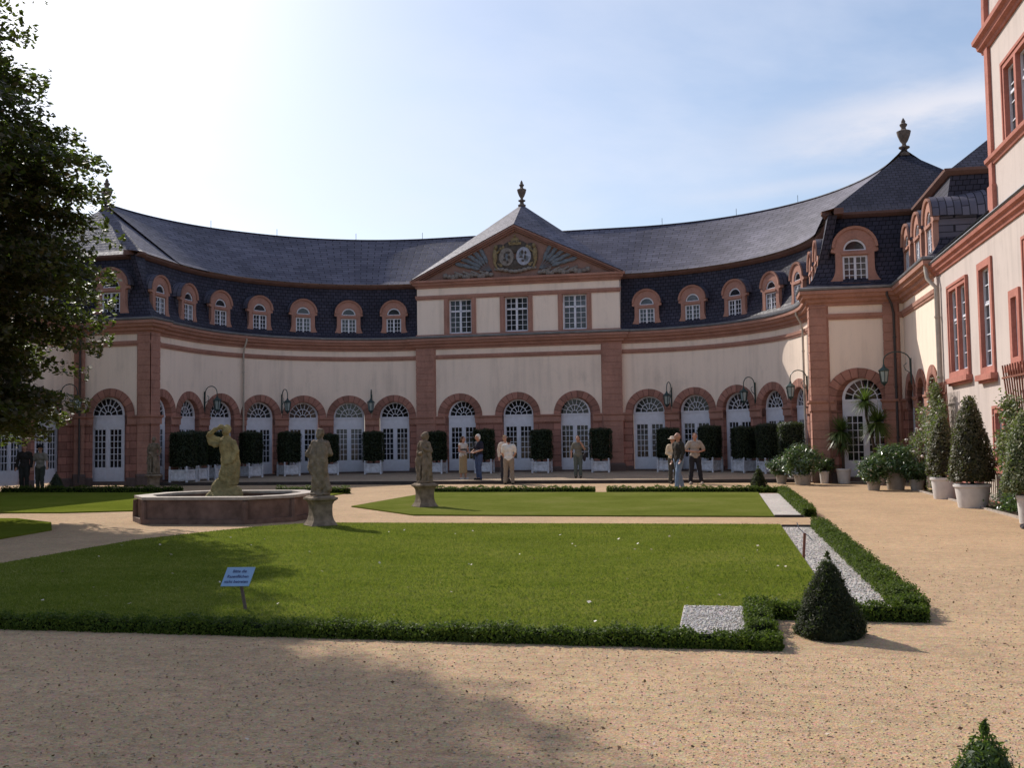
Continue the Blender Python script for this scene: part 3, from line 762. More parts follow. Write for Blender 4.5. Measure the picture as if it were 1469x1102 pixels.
def ystrip(prof,y0,y1,name,mat):
    mb=MB(); n=len(prof); mb.add([(CX-o,y0,z) for o,z in prof]+[(CX-o,y1,z) for o,z in prof],[tuple(range(n)),tuple(range(2*n-1,n-1,-1))]+[(k,(k+1)%n,(k+1)%n+n,k+n) for k in range(n)],[(y0,z) for o,z in prof]+[(y1,z) for o,z in prof])
    return mb.build(name,M[mat],CAS)
ystrip([(-.02,6.12),(.04,6.12),(.06,6.19),(.12,6.23),(.14,6.3),(.2,6.34),(.22,6.42),(-.02,6.42)],-32,-16.32,'string_course','sand_castle')
ystrip([(-.02,6.423),(.22,6.423),(.26,6.46),(.23,6.5),(-.02,6.58)],-32,-16.32,'gutter','lead')
ystrip([(-.02,7.66),(.04,7.66),(.07,7.73),(.12,7.76),(.13,7.84),(-.02,7.85)],-32,-22.4,'string_course','sand_castle')
ystrip([(-.02,10.34),(.05,10.34),(.07,10.4),(.15,10.44),(.18,10.53),(.26,10.57),(.27,10.66),(-.02,10.68)],-32,-22.3,'cornice','sand_castle')
mb=MB(); mb.prism(rect(-22.8,-22.53,6.6,10.36),cw,-.05,.07); mb.prism(rect(-22.87,-22.46,6.6,7.2),cw,-.05,.1); mb.build('corner_pilaster',M['sand_castle'],CAS)
mb=MB(); mb.prism(rect(-16.62,-16.3,0,6.1),cw,-.05,.06); mb.build('corner_pilaster',M['castle_plaster'],CAS)
ystrip([(-.02,0),(.05,0),(.05,.42),(.02,.46),(-.02,.46)],-32,-16.7,'plinth','sand_castle')
# low lead roof against the tall block, gable above the cornice
mb=MB(); mb.add([(15.38,-22.54,6.59),(15.38,-16.9,6.59),(17.6,-16.9,7.2),(17.6,-22.54,8.3)],[(0,1,2,3)]); mb.build('roof',M['lead'],CAS)
gab=[(-22.65,10.68),(-22.68,11.3),(-22.78,11.9),(-22.95,12.5),(-23.3,13),(-23.8,13.35),(-24.8,13.5),(-25.8,13.35),(-26.6,13),(-27.2,12.5),(-27.6,11.9),(-27.8,11.3),(-27.9,10.78)]
mb=MB(); mb.prism(gab,cw,-.4,0); mb.build('gable',M['castle_plaster'],CAS)
mb=MB()
for a,b in zip(gab[:-1],gab[1:]): mb.bar((CX-.0,a[0],a[1]),(CX-.0,b[0],b[1]),.22,.2,(1,0,0))
mb.build('gable_coping',M['sand_castle'],CAS)
mb=MB(); mb.box(16.0,23,-32,-22.2,10.5,10.7); mb.add([(16.0,-22.2,10.7),(16.0,-32,10.7),(20,-32,13.6),(20,-22.2,13.6)],[(0,1,2,3)]); mb.build('roof',M['slate_dark'],CAS)
downpipe([(15.3,-16.45,6.5),(15.3,-16.45,6.3),(15.3,-16.6,6.05),(15.5,-16.75,5.75),(15.5,-16.75,.1)],'pipe',CAS,.065)

# ------------------------------------------------------------------ wall lanterns
def lantern(x,y,z,ang,label,arm=.62,sc=1.):
    t=thing('wall_lantern',label,'lantern',(x,y,z),ang,'bracket lanterns along the arcade')
    b=MB(); b.box(-.03,.03,-.03,0,-.55,.35)
    b.tube([(0,-.03,-.5),(0,-.05,.2)]+[(0,-.05-arm/2+arm/2*math.cos(q),.28+min(.3,arm*.5)*math.sin(q)) for q in [PI*k/10 for k in range(11)]]+[(0,-.05-arm,.15)],.02,6)
    b.tube([(0,-.05,-.15),(0,-.2,-.05),(0,-.25,.1),(0,-.16,.18)],.013,6)
    b.build('bracket',M['iron'],t,True,60)
    l=MB(); l.lathe([(.02,.16),(.04,.12),(.05,.08),(.17,-.02),(.2,-.06),(.17,-.07)],6,(0,-.05-arm,0)); l.lathe([(.1,-.5),(.11,-.46),(.11,-.44)],6,(0,-.05-arm,0)); l.lathe([(.01,-.6),(.03,-.56),(.06,-.52),(.1,-.5)],6,(0,-.05-arm,0))
    for k in range(6):
        a=2*PI*k/6; l.bar((.165*math.cos(a),-.05-arm+.165*math.sin(a),-.06),(.105*math.cos(a),-.05-arm+.105*math.sin(a),-.46),.022,.022)
    l.build('lamp_head',M['iron'],t)
    g=MB(); g.lathe([(.095,-.45),(.15,-.08)],6,(0,-.05-arm,0)); g.build('lamp_glass',M['lampglass'],t)
    t.scale=(sc,)*3
for P,nm,side in ((PL,'left','left'),(PR,'right','right')):
    for k,w in ((.5,'nearest the central pavilion'),(2.5,'midway along the curve'),(4.5,'nearest the corner pavilion')):
        tt=4.95+1.24+2.2*k; x,y=P.P(tt,.02); lantern(x,y,3.6,P.ang(tt),f'dark green bracket lantern on the {nm} curved arcade, {w}')
lantern(15.5,-12.65,3.75,-PI/2,'large dark lantern on a long arm beside the right corner pavilion door',.85,.95)
lantern(-16.1,-11.75,3.5,PI/2,'dark lantern in shade left of the left corner pavilion',.7,1.)

# ------------------------------------------------------------------ foliage
def leaf_obj(name,pos,nrm,size,mat,parent=None,aspect=.55,core=None,coremat=None,smooth=False):
    """many small leaf faces as one mesh; core = MB of closed dark inner volume"""
    pos=np.asarray(pos,float); n=len(pos); nrm=np.asarray(nrm,float)
    nrm/= np.linalg.norm(nrm,axis=1,keepdims=True)+1e-9
    r=rng.normal(size=(n,3)); a=np.cross(nrm,r); a/=np.linalg.norm(a,axis=1,keepdims=True)+1e-9; b=np.cross(nrm,a)
    size=np.broadcast_to(np.asarray(size,float),(n,))[:,None]
    q=np.stack([pos-a*size*.5,pos+b*size*.5*aspect-nrm*size*.08,pos+a*size*.5,pos-b*size*.5*aspect-nrm*size*.08],1).reshape(-1,3)
    nv=len(q); cv=[];cf=[]
    if core is not None: cv=core.v; cf=core.f
    me=bpy.data.meshes.new(name)
    allv=np.concatenate([q,np.array(cv).reshape(-1,3)]) if len(cv) else q
    loops=[np.arange(nv)]; starts=np.arange(n)*4; tot=np.full(n,4)
    if cf:
        li=[i+nv for f in cf for i in f]; loops.append(np.array(li)); t2=np.array([len(f) for f in cf]); s2=nv+np.concatenate([[0],np.cumsum(t2)[:-1]])
        starts=np.concatenate([starts,s2]); tot=np.concatenate([tot,t2])
    loops=np.concatenate(loops)
    me.vertices.add(len(allv)); me.vertices.foreach_set('co',allv.ravel())
    me.loops.add(len(loops)); me.loops.foreach_set('vertex_index',loops.astype(np.int32))
    me.polygons.add(len(starts)); me.polygons.foreach_set('loop_start',starts.astype(np.int32)); me.polygons.foreach_set('loop_total',tot.astype(np.int32))
    me.materials.append(mat); mi=np.zeros(len(starts),np.int32)
    if cf: me.materials.append(coremat or M['core']); mi[n:]=1
    me.polygons.foreach_set('material_index',mi); me.update(calc_edges=True); me.validate()
    return link(name,me,parent)
def hedge(x0,y0,x1,y1,w,h,dens,label,size=.024,taper=1.):
    L=math.hypot(x1-x0,y1-y0); n=int(L*dens); ux,uy=(x1-x0)/L,(y1-y0)/L; rz=math.atan2(uy,ux)
    t=rng.random(n)*L; side=rng.random(n); pos=np.zeros((n,3)); nr=np.zeros((n,3))
    hv=h*(1+.12*np.sin(t*5.1+x0)+.12*np.sin(t*13.7)+.12*np.sin(t*31+np.sin(t*7)))
    u=rng.random(n); v=rng.random(n)
    top=side<.42; fr=(side>=.42)&(side<.71); bk=side>=.71
    lat=np.where(top,(u-.5)*w*.94,np.where(fr,-w/2,w/2)*(1+.08*np.sin(t*9)))+rng.normal(size=n)*.012
    z=np.where(top,hv+np.abs(rng.normal(size=n))*.022-.01,v*hv)
    e=rng.random(n)<.04; t=np.where(e,np.where(u<.5,0,L)+rng.normal(size=n)*.01,t); lat=np.where(e,(v-.5)*w,lat); z=np.where(e,rng.random(n)*hv,z)
    pos[:,0]=t;pos[:,1]=lat;pos[:,2]=z
    nr[:,2]=np.where(top,1,.35); nr[:,1]=np.where(fr,-1,np.where(bk,1,0)); nr+=rng.normal(size=(n,3))*.55
    c=MB(); c.box(.01,L-.01,-w/2+.035,w/2-.035,0,h*.84)
    o=leaf_obj('hedge',pos,nr,size*(.7+.6*rng.random(n)),M['leaf_hedge'],None,.6,c); o.location=(x0,y0,.0); o.rotation_euler=(0,0,rz)
    return tag(o,label,'hedge','low box hedges edging the lawns')
hedge(-.25,-38.74,9.8,-38.74,.2,.1,4400,'long low box hedge along the front edge of the near lawn')
hedge(9.68,-38.6,9.68,-37.34,.2,.15,4200,'short box hedge piece beside the small square of white gravel')
hedge(9.8,-37.42,11.1,-37.42,.2,.125,4200,'short box hedge piece just behind the dark yew cone on the gravel')
hedge(11.03,-37.3,11.03,-28.35,.22,.16,3400,'sunlit box hedge along the right edge of the near lawn')
hedge(11.1,-25.95,11.1,-17.3,.24,.17,1800,'sunlit box hedge along the right edge of the far lawn',.032)
hedge(.6,-16.35,5.65,-16.6,.26,.16,1100,'thin box hedge behind the far lawn, left of the gap',.045)
hedge(6.05,-16.62,11.0,-17.0,.26,.16,1100,'thin box hedge behind the far lawn, right of the gap',.045)
hedge(-15.6,-15.5,-8.4,-16.0,.3,.2,700,'shaded low hedge at the back of the left lawn',.05)
hedge(-4.6,-16.6,-2.1,-16.8,.28,.2,800,'short low hedge between the fountain and the middle statue',.045)
def cone_leaves(h,r,n,z0=0,p=1.,bulge=.0,jit=.03):
    u=rng.random(n); zz=1-np.sqrt(1-u*.985) if p==1 else u
    rr=r*((1-zz)**p+bulge*np.sin(PI*zz))*(1-.22*np.exp(-zz*20))
    a=rng.random(n)*2*PI
    rr=rr*(1+.07*np.sin(a*3+zz*9)+.05*np.sin(a*7-zz*14))+rng.normal(size=n)*jit
    pos=np.stack([rr*np.cos(a),rr*np.sin(a),z0+zz*h+rng.normal(size=n)*jit*.6],1)
    nr=np.stack([np.cos(a),np.sin(a),np.full(n,.55)],1)+rng.normal(size=(n,3))*.55
    return pos,nr
def cone_core(h,r,z0=0,k=.86,bulge=0.):
    c=MB(); c.lathe([(max(.004,r*k*((1-q)+bulge*math.sin(PI*q))*(1-.22*math.exp(-q*20))),z0+q*h*.86) for q in [i/10 for i in range(11)]],14); return c
def yew_cone(x,y,h,r,n,size,mat,label):
    pos,nr=cone_leaves(h,r,n,0,1,.03,.013)
    k=n//40; tw=cone_leaves(h*1.02,r*1.07,k,0,1,.03,.02)   # stray shoots
    pos=np.concatenate([pos,tw[0]]); nr=np.concatenate([nr,tw[1]])
    q=n//170; z_=rng.random(q); sp_=np.stack([rng.normal(size=q)*.016*(1.1-z_),rng.normal(size=q)*.016*(1.1-z_),h*(.9+.1*z_)],1); pos=np.concatenate([pos,sp_]); nr=np.concatenate([nr,rng.normal(size=(q,3))*np.array([1,1,.15])])
    o=leaf_obj('cone_topiary',pos,nr,size*(.6+.8*rng.random(len(pos))),mat,None,.32,cone_core(h,r,0,.86,.03)); o.location=(x,y,0)
    return tag(o,label,'topiary','cone topiaries planted in the gravel')
yew_cone(10.22,-38.18,.67,.29,17000,.027,M['leaf_cone'],'dark yew cone standing on the gravel at the corner of the near lawn')
yew_cone(10.255,-42.92,.625,.27,22000,.024,M['leaf_near'],'green yew cone cut off by the bottom right corner of the picture')
yew_cone(10.5,-15.8,.75,.3,2500,.06,M['leaf_cone'],'small dark cone behind the far lawn near the oleander pots')
yew_cone(-13.9,-14.95,.72,.33,2500,.06,M['leaf_tub'],'small dark cone in shade at the far left beside the couple')
# tubs with clipped trees
def tub_proto(label):
    t=thing('tub_tree',label,'potted tree',(0,0,0),0,'clipped trees in white tubs along the arcade')
    b=MB(); b.box(-.35,.35,-.35,.35,.06,.5)
    for sx in (-1,1):
        for sy in (-1,1):
            b.box(sx*.37-.035,sx*.37+.035,sy*.37-.035,sy*.37+.035,0,.55); b.ell((sx*.37,sy*.37,.6),(.045,.045,.05),None,8,6)
    for s_ in (-1,1):
        b.box(-.33,.33,s_*.36-.018,s_*.36+.018,.1,.16); b.box(-.33,.33,s_*.36-.018,s_*.36+.018,.43,.49)
        b.box(s_*.36-.018,s_*.36+.018,-.33,.33,.1,.16); b.box(s_*.36-.018,s_*.36+.018,-.33,.33,.43,.49)
    b.build('tub',M['tub'],t)
    k=MB(); k.tube([(0,0,.45),(.01,0,.75),(0,0,1.1)],[.05,.045,.04],8); k.build('trunk',M['bark'],t,True)
    n=5200; a=rng.random(n)*2*PI; zz=rng.random(n); top=rng.random(n)<.2
    ca,sa=np.cos(a),np.sin(a); se=(np.abs(ca)**3.2+np.abs(sa)**3.2)**(-1/3.2)
    R=.46*(1-.12*np.clip((zz-.86)/.14,0,1)**2-.1*np.clip((.1-zz)/.1,0,1))
    rr=np.where(top,np.sqrt(rng.random(n)),1)*R*se*(1+.035*np.sin(a*5+zz*8)+.03*np.sin(a*9-zz*17))
    z=np.where(top,1.98+.035*np.sin(a*3)-.05*rr**2*4,.6+zz*1.37)
    pos=np.stack([rr*ca,rr*sa,z],1)+rng.normal(size=(n,3))*.026
    nr=np.stack([ca,sa,np.where(top,1.5,.2)],1)+rng.normal(size=(n,3))*.6
    c=MB(); c.box(-.37,.37,-.37,.37,.64,1.93)
    leaf_obj('crown',pos,nr,.06*(.6+.8*rng.random(n)),M['leaf_tub'],t,.5,c)
    return t
TUBS=[(PL,6.4,.9,'hidden behind the small statue at the left corner'),(PL,5.7,.9,'second from the left corner pavilion'),(PL,4.8,.9,'just left of the fountain figure'),(PL,3.7,1.2,'just right of the fountain figure'),(PL,2.6,1.2,'between the fountain figure and the cloaked statue'),(PL,1.6,1.5,'partly hidden by the cloaked statue'),(PL,.4,1.5,'between the cloaked statue and the middle statue'),
 (PR,.6,1.2,'behind the man with the dark jacket and jeans'),(PR,1.7,1.2,'just right of the man in the grey shirt'),(PR,2.6,.9,'left of the small dark cone'),(PR,3.5,.9,'just right of the small dark cone'),(PR,5.2,.9,'last on the right, behind the oleander pots')]
TB=None; rt=random.Random(3)
def put_tub(x,y,a,lab):
    global TB
    lab='clipped dark tree in a white tub, '+lab
    if TB is None: TB=tub_proto(lab); TB.location=(x,y,.12); TB.rotation_euler=(0,0,a)
    else:
        c=copy_tree(TB,None,(x,y,.12),a+rt.uniform(-.06,.06),lab)
        for ch in c.children:
            if ch.name.startswith('crown'): ch.rotation_euler=(rt.uniform(-.02,.02),rt.uniform(-.02,.02),PI/2*rt.randrange(4)+rt.uniform(-.08,.08)); ch.scale=(rt.uniform(.93,1.06),rt.uniform(.93,1.06),rt.uniform(.95,1.04))
for P,k,off,lab in TUBS:
    t=4.95+1.24+2.2*k; x,y=P.P(t,off); put_tub(x,y,P.ang(t),lab)
for x,lab in ((-3.6,'half hidden behind the middle statue'),(-1.3,'behind the white haired man in blue jeans'),(1.4,'right of the man in the white shirt'),(4.1,'right of the woman with the bag')): put_tub(x,-1.65,0,lab)

# ------------------------------------------------------------------ pots by the castle
def potmesh(r0,r1,h,n=20): 
    m=MB(); m.lathe([(r0*.97,0),(r0,.02),(r1*.97,h*.86),(r1*1.06,h*.88),(r1*1.06,h*.98),(r1*1.02,h),(r1*.9,h),(r1*.88,h*.9)],n); return m
def potted_cone(x,y,pr,ph,h,r,lab,mat='leaf_redcone',n=9000,size=.06,z0=None,lean=0):
    t=thing('potted_cone',lab,'potted tree',(x,y,0),0,'clipped cones in white pots by the castle wing')
    potmesh(pr*.82,pr,ph).build('pot',M['pot'],t,True,40)
    s=MB(); s.lathe([(pr*.9,ph*.9),(.001,ph*.92)],16); s.build('soil',M['soil'],t)
    k=MB(); k.tube([(0,0,ph*.85),(.01,.01,ph+.35)],[.045,.035],8); k.build('trunk',M['bark'],t,True)
    z0=ph+.06 if z0 is None else z0
    pos,nr=cone_leaves(h,r,n,z0,1,.1,.028); pos[:,0]+=lean*(pos[:,2]-z0)
    o=leaf_obj('crown',pos,nr,size*(.55+.9*rng.random(n)),M[mat],t,.5,cone_core(h,r,z0,.84,.1)); return t
potted_cone(14.83,-20.05,.31,.54,1.7,.4,'slim clipped cone in a white pot, in front of the wall trellis','leaf_redcone',8000,.06)
potted_cone(14.75,-23.25,.37,.52,2.1,.49,'large reddish clipped cone in a round white pot, tallest of the row','leaf_redcone',12000,.055)
potted_cone(14.72,-27.35,.18,.5,1.62,.42,'bushy clipped cone in a narrow white pot at the right edge','leaf_climb',9000,.05)
def shrub(x,y,pr,ph,r,h,lab,n=2600,potmat='pot_grey',flower=True,size=.13):
    t=thing('potted_shrub',lab,'potted shrub',(x,y,0),0,'oleander pots before the corner pavilion')
    potmesh(pr*.8,pr,ph).build('pot',M[potmat],t,True,40)
    st=MB()
    for k in range(9):
        a=2*PI*k/9+.3; st.tube([(.05*math.cos(a),.05*math.sin(a),ph*.8),(r*.35*math.cos(a),r*.35*math.sin(a),ph+h*.35),(r*.75*math.cos(a),r*.75*math.sin(a),ph+h*(.55+.3*(k%3)/2))],[.018,.014,.006],5)
    st.build('stems',M['bark'],t,True)
    m=60; cc=rng.normal(size=(m,3)); cc/=np.linalg.norm(cc,axis=1)[:,None]; cc*= (.55+.42*rng.random(m))[:,None]
    cen=np.stack([cc[:,0]*r,cc[:,1]*r,ph+h*.5+cc[:,2]*h*.5],1)
    idx=rng.integers(0,m,n); d=rng.normal(size=(n,3)); pos=cen[idx]+d*np.array([.1,.1,.09])*max(.6,r/.6)
    nr=d*.4+rng.normal(size=(n,3))*.5+np.array([0,0,.9])
    leaf_obj('foliage',pos,nr,size*(.6+.7*rng.random(n)),M['leaf_ole'],t,.26)
    if flower:
        f=MB()
        for k in range(16):
            c=cen[rng.integers(0,m)]; f.ell((c[0]*1.12,c[1]*1.12-.03,c[2]+.06),(.025,.025,.022),None,6,4)
        f.build('flower',M['flower'],t)['kind']='stuff'
shrub(11.42,-11.3,.19,.3,.42,.6,'small oleander in a pale pot, leftmost of the group left of the yucca',1500)
shrub(12.05,-12.2,.3,.34,.62,.95,'big oleander in a low grey pot, tallest left of the yucca',3000)
shrub(12.82,-11.35,.16,.42,.34,.42,'small dark oleander in a slim pale pot beside the pavilion corner',1000,'pot',False)
shrub(13.75,-15.95,.2,.27,.48,.68,'light green oleander in a small pot, left of the group right of the yucca',2200)
shrub(14.42,-15.55,.3,.5,.58,.78,'tall oleander in a high grey pot at the centre of the right group',3000)
shrub(14.9,-16.1,.2,.32,.42,.5,'dark oleander in a short pot, right end of the group by the white cone pots',1500,'pot_grey',False)
def yucca(x,y,pr,ph,heads,lab,potmat='pot'):
    t=thing('potted_yucca',lab,'potted palm',(x,y,0),0,'yucca palms before the corner pavilion door')
    potmesh(pr*.8,pr,ph).build('pot',M[potmat],t,True,40)
    k=MB(); 
    for hx,hy,hz,L,nn in heads: k.tube([(hx*.15,hy*.15,ph*.8),(hx*.3,hy*.3,ph+(hz-ph)*.35),(hx*.9,hy*.9,ph+(hz-ph)*.75),(hx,hy,hz)],[.05,.045,.04,.045],8)
    k.build('trunk',M['bark'],t,True)
    for hx,hy,hz,L,nn in heads:
        mb=MB()
        for q in range(nn):
            a=random.random()*2*PI; el=math.asin(random.uniform(-.75,.98)); l=L*random.uniform(.75,1.05); w=.022
            d=Vector((math.cos(a)*math.cos(el),math.sin(a)*math.cos(el),math.sin(el))); sd=d.cross(Vector((0,0,1))).normalized()
            pts=[]
            for j in range(5):
                f=j/4; p=Vector((hx,hy,hz+random.uniform(0,.02)))+d*l*f; p.z-= .28*l*f*f*(1.1-max(0,d.z)); pts.append((p,w*(1-f*.95)*(1+.8*f*(1-f))))
            vs=[];
            for p,ww in pts: vs+=[p-sd*ww,p+sd*ww]
            mb.add(vs,[(2*j,2*j+1,2*j+3,2*j+2) for j in range(4)])
        mb.build('leaf_head',M['leaf_yucca'],t)
yucca(13.45,-11.35,.24,.5,[(-.03,0,1.75,.7,380),(.0,.0,1.3,.5,110)],'single stemmed yucca in a white tapered pot before the door')
yucca(14.35,-12.7,.26,.5,[(.05,0,2.0,.74,420),(-.3,.15,2.72,.62,300)],'taller yucca with two leaf heads, behind the right oleander group','pot_grey')
# trellises with climbers on the castle wall
def trellis(y0,y1,z0,z1,n,lab):
    t=thing('trellis',lab,'trellis',(15.45,(y0+y1)/2,z0),0,'red wooden trellises on the castle wall'); h=z1-z0; w=y1-y0
    for k in range(n):
        f=-.5+k/(n-1); mb=MB(); mb.bar((0,f*w*.72,0),(-.12,f*w,h),.035,.025,(1,0,0)); mb.build('slat',M['wood_red'],t)
    for z in (.3,.86):
        mb=MB(); mb.bar((-.05-.1*z,-w*(.36+.15*z),h*z),(-.05-.1*z,w*(.36+.15*z),h*z),.04,.03,(1,0,0)); mb.build('rail',M['wood_red'],t)
trellis(-18.3,-16.9,.8,3.02,9,'red brown trellis fan with a climber, left of the slim potted cone')
trellis(-25.6,-23.75,1.1,3.05,11,'red brown trellis with upright slats at the right edge')
def climber(name,cen,rad,n,lab,mat,fl=0,size=.075):
    t=thing(name,lab,'climbing plant',cen[0:2]+(0,))
    m=max(30,n//70); c=rng.normal(size=(m,3)); c/=np.linalg.norm(c,axis=1)[:,None]; c*=(rng.random(m)**.4)[:,None]; c=c*np.array(rad)+np.array([0,0,cen[2]])
    pos=c[rng.integers(0,m,n)]+rng.normal(size=(n,3))*np.array([.07,.11,.12]); nr=rng.normal(size=(n,3))*.6+np.array([-.6,-.2,.5])
    pos=pos[pos[:,2]>.02]; nr=nr[:len(pos)]
    leaf_obj('foliage',pos,nr,size*(.5+.9*rng.random(len(pos))),M[mat],t,.55)
    s=MB()
    for k in range(6): 
        p=c[k]; s.tube([(.1,(k-2.5)*.12,0),(p[0]*.5+.05,p[1]*.5,p[2]*.5),tuple(p)],[.02,.015,.006],5)
    s.build('stems',M['bark'],t,True)
    if fl:
        f=MB()
        for k in range(fl):
            p=c[rng.integers(0,m)]+rng.normal(size=3)*.1; f.ell((p[0]-.08,p[1],p[2]),(.045,.045,.04),None,6,4)
        f.build('flower',M['flower'],t)['kind']='stuff'
climber('climbing_plant',(15.2,-17.5,1.55),(.22,.95,1.5),5200,'tall pale green climber on the trellis behind the slim potted cone','leaf_climb',8)
climber('climbing_rose',(15.1,-15.6,1.35),(.25,.75,1.15),1500,'loose rose with pale blooms before the red pier left of the trellis','leaf_climb',14)
climber('climbing_plant',(15.15,-24.9,1.5),(.2,.75,1.1),3600,'green climber on the trellis at the right edge','leaf_climb',0)
def low_plant(cen,rad,n,lab):
    pos=rng.normal(size=(n,3))*np.array(rad)*.5; pos[:,2]=np.abs(pos[:,2]); nr=rng.normal(size=(n,3))*.6+np.array([0,0,1])
    o=leaf_obj('bed_plant',pos,nr,.07*(.5+.9*rng.random(n)),M['leaf_ole'],None,.45); o.location=cen; tag(o,lab,'plant','low plants in the castle bed')
low_plant((15.2,-24.6,.05),(.3,.9,.36),1500,'low green plants in the bed between the two right pots')
low_plant((15.15,-18.5,.05),(.25,.6,.3),800,'low green plants in the bed behind the slim potted cone')
# small white picket railing by the castle base
t=thing('picket_railing','low white picket railing in the bed behind the large potted cone','railing',(15.3,-23.2,0))
for k in range(13):
    y=-.95+1.9*k/12; mb=MB(); mb.box(-.012,.012,y-.03,y+.03,.12,.74); mb.build('picket',M['cream'],t)
for z in (.2,.62): mb=MB(); mb.box(.013,.04,-1.0,1.0,z,z+.06); mb.build('rail',M['cream'],t)
for y in (-1.0,1.0): mb=MB(); mb.box(-.04,.05,y-.05,y+.05,0,.85); mb.build('post',M['cream'],t)

# ------------------------------------------------------------------ fountain and statues
FX,FY=-1.06,-26.7
FT=thing('fountain','low octagonal red stone fountain basin with a rim coloured pale for its highlight in the gravel path','fountain',(FX,FY,0))
def octo(a,b,c,d): return [(-c,-b),(c,-b),(a,-d),(a,d),(c,b),(-c,b),(-a,d),(-a,-d)]
def ringpart(name,o,i,z0,z1,mat):
    mb=MB(); mb.prism(o,lambda u,v,d:(u,v,d),z0,z1,[i]); mb.build(name,M[mat],FT)
oo=lambda e:octo(1.8+e,1.42+e,1.12+e*.45,.62+e*.45)
ringpart('basin_wall',oo(-.02),oo(-.28),0,.49,'stone_basin'); ringpart('plinth',oo(.06),oo(-.03),0,.1,'stone_basin'); ringpart('rim',oo(.035),oo(-.3),.492,.548,'rim')
t_=NT('water'); t_.bsdf((.012,.016,.014),.04,t_.bump(t_.noise(t_.pos(),5,3),.12,.03),.5); M['water']=t_.m
mb=MB(); mb.prism(oo(-.27),lambda u,v,d:(u,v,d),.3,.4); mb.build('water',M['water'],FT)['kind']='stuff'
# moulded verticals at the corners
for x,y in oo(.0): mb=MB(); mb.lathe([(.07,.1),(.06,.46)],8,(x,y,0)); mb.build('corner_shaft',M['stone_basin'],FT)

FS=thing('fountain_figure','mossy yellowish stone figure on a rock in the fountain, arm raised to its head','statue',(-1.3,-26.4,.2))
m=MB()
for c,r in (((0,0,.18),(.36,.32,.3)),((-.22,-.1,.14),(.2,.2,.26)),((.2,.05,.2),(.22,.24,.32)),((.02,.1,.42),(.22,.2,.26)),((-.1,-.05,.42),(.17,.16,.24)),((.1,-.12,.1),(.25,.2,.18))): m.ell(c,r)
m.chain([((-.02,0,.5),.13),((.06,-.08,.78),.125),((.1,0,1.0),.15)]); m.chain([((.12,0,.5),.13),((.2,-.05,.8),.12),((.12,0,1.0),.14)])   # legs, drapery
m.chain([((.1,0,.98),.165),((.08,0,1.2),.15),((.05,.0,1.42),.165),((.05,0,1.5),.12)]); m.ell((.15,.02,.78),(.14,.14,.22))
m.cap((.05,0,1.5),(.06,-.02,1.62),.06,.055); m.ell((.06,-.04,1.7),(.085,.1,.115)); m.ell((.06,.02,1.74),(.1,.1,.1)); m.cap((.06,-.14,1.7),(.06,-.15,1.67),.018,.015)
m.chain([((-.1,0,1.48),.07),((-.32,-.06,1.6),.06),((-.3,-.1,1.64),.055)]); m.chain([((-.3,-.1,1.64),.052),((-.12,-.1,1.76),.045),((.0,-.1,1.8),.05)])
m.chain([((-.33,-.05,1.6),.065),((-.3,-.06,1.44),.06),((-.16,-.07,1.4),.06)]); m.chain([((.2,0,1.45),.075),((.3,-.02,1.24),.065),((.22,-.1,1.02),.055),((.12,-.15,1.0),.045)])
m.chain([((.22,.02,1.3),.08),((.26,.05,1.0),.09),((.24,.02,.6),.1)])
fused('figure',m,M['stone_f'],FS,.014,1,.011)
def pedestal(t,s,h,mat='stone'):
    m=MB(); q=math.sqrt(2)*.5*s; pr=[(1.0,0),(1.0,.07),(.95,.09),(.9,.13),(.78,.22),(.7,.36),(.68,.55),(.7,.72),(.8,.82),(.93,.86),(1.0,.88),(1.0,.94),(.85,.96),(.78,1.0)]
    m.lathe([(r*q,z*h) for r,z in pr],4,(0,0,0),rot=PI/4); m.build('pedestal',M[mat],t)
def statue(name,x,y,rz,ph,s,fig,lab,pw=.5,fr=0):
    t=thing(name,lab,'statue',(x,y,0),rz,'stone garden statues on pedestals'); pedestal(t,pw,ph)
    m=MB(); fig(m); cf,sf=math.cos(fr-rz),math.sin(fr-rz); m.v=[((a*cf-b*sf)*s,(a*sf+b*cf)*s,ph+c*s) for a,b,c in m.v]; fused('figure',m,M['stone'],t,.013,1,.011)
def folds(m,r0,r1,z0,z1,n,w):
    for k in range(n):
        a=2*PI*k/n+.3; w_=w*(.62 if k%2 else 1.); m.chain([((r0*math.cos(a),r0*.8*math.sin(a),z1),w_*.7),((r1*math.cos(a+.15),r1*.85*math.sin(a+.15),(z0+z1)/2),w_),((r1*1.08*math.cos(a+.1),r1*.9*math.sin(a+.1),z0),w_*1.1)],8)
def base_fig(m,hip=.0):
    m.ell((0,0,.04),(.27,.25,.06)); m.chain([((-.09,0,.05),.07),((-.09,-.03,.42),.085),((-.08+hip,0,.78),.13)]); m.chain([((.1,.02,.05),.07),((.13,-.08,.42),.085),((.08+hip,0,.78),.13)])
    m.chain([((hip,0,.8),.165),((hip*.5,0,1.0),.14),((0,0,1.18),.165),((0,0,1.3),.12)]); m.cap((-.14,0,1.3),(.14,0,1.3),.085,.085)
    m.cap((0,0,1.3),(0,-.02,1.44),.06,.055)
    m.ell((0,-.03,1.53),(.08,.098,.115)); m.ell((0,.02,1.57),(.095,.1,.1)); m.cap((0,-.13,1.53),(0,-.14,1.5),.018,.014)
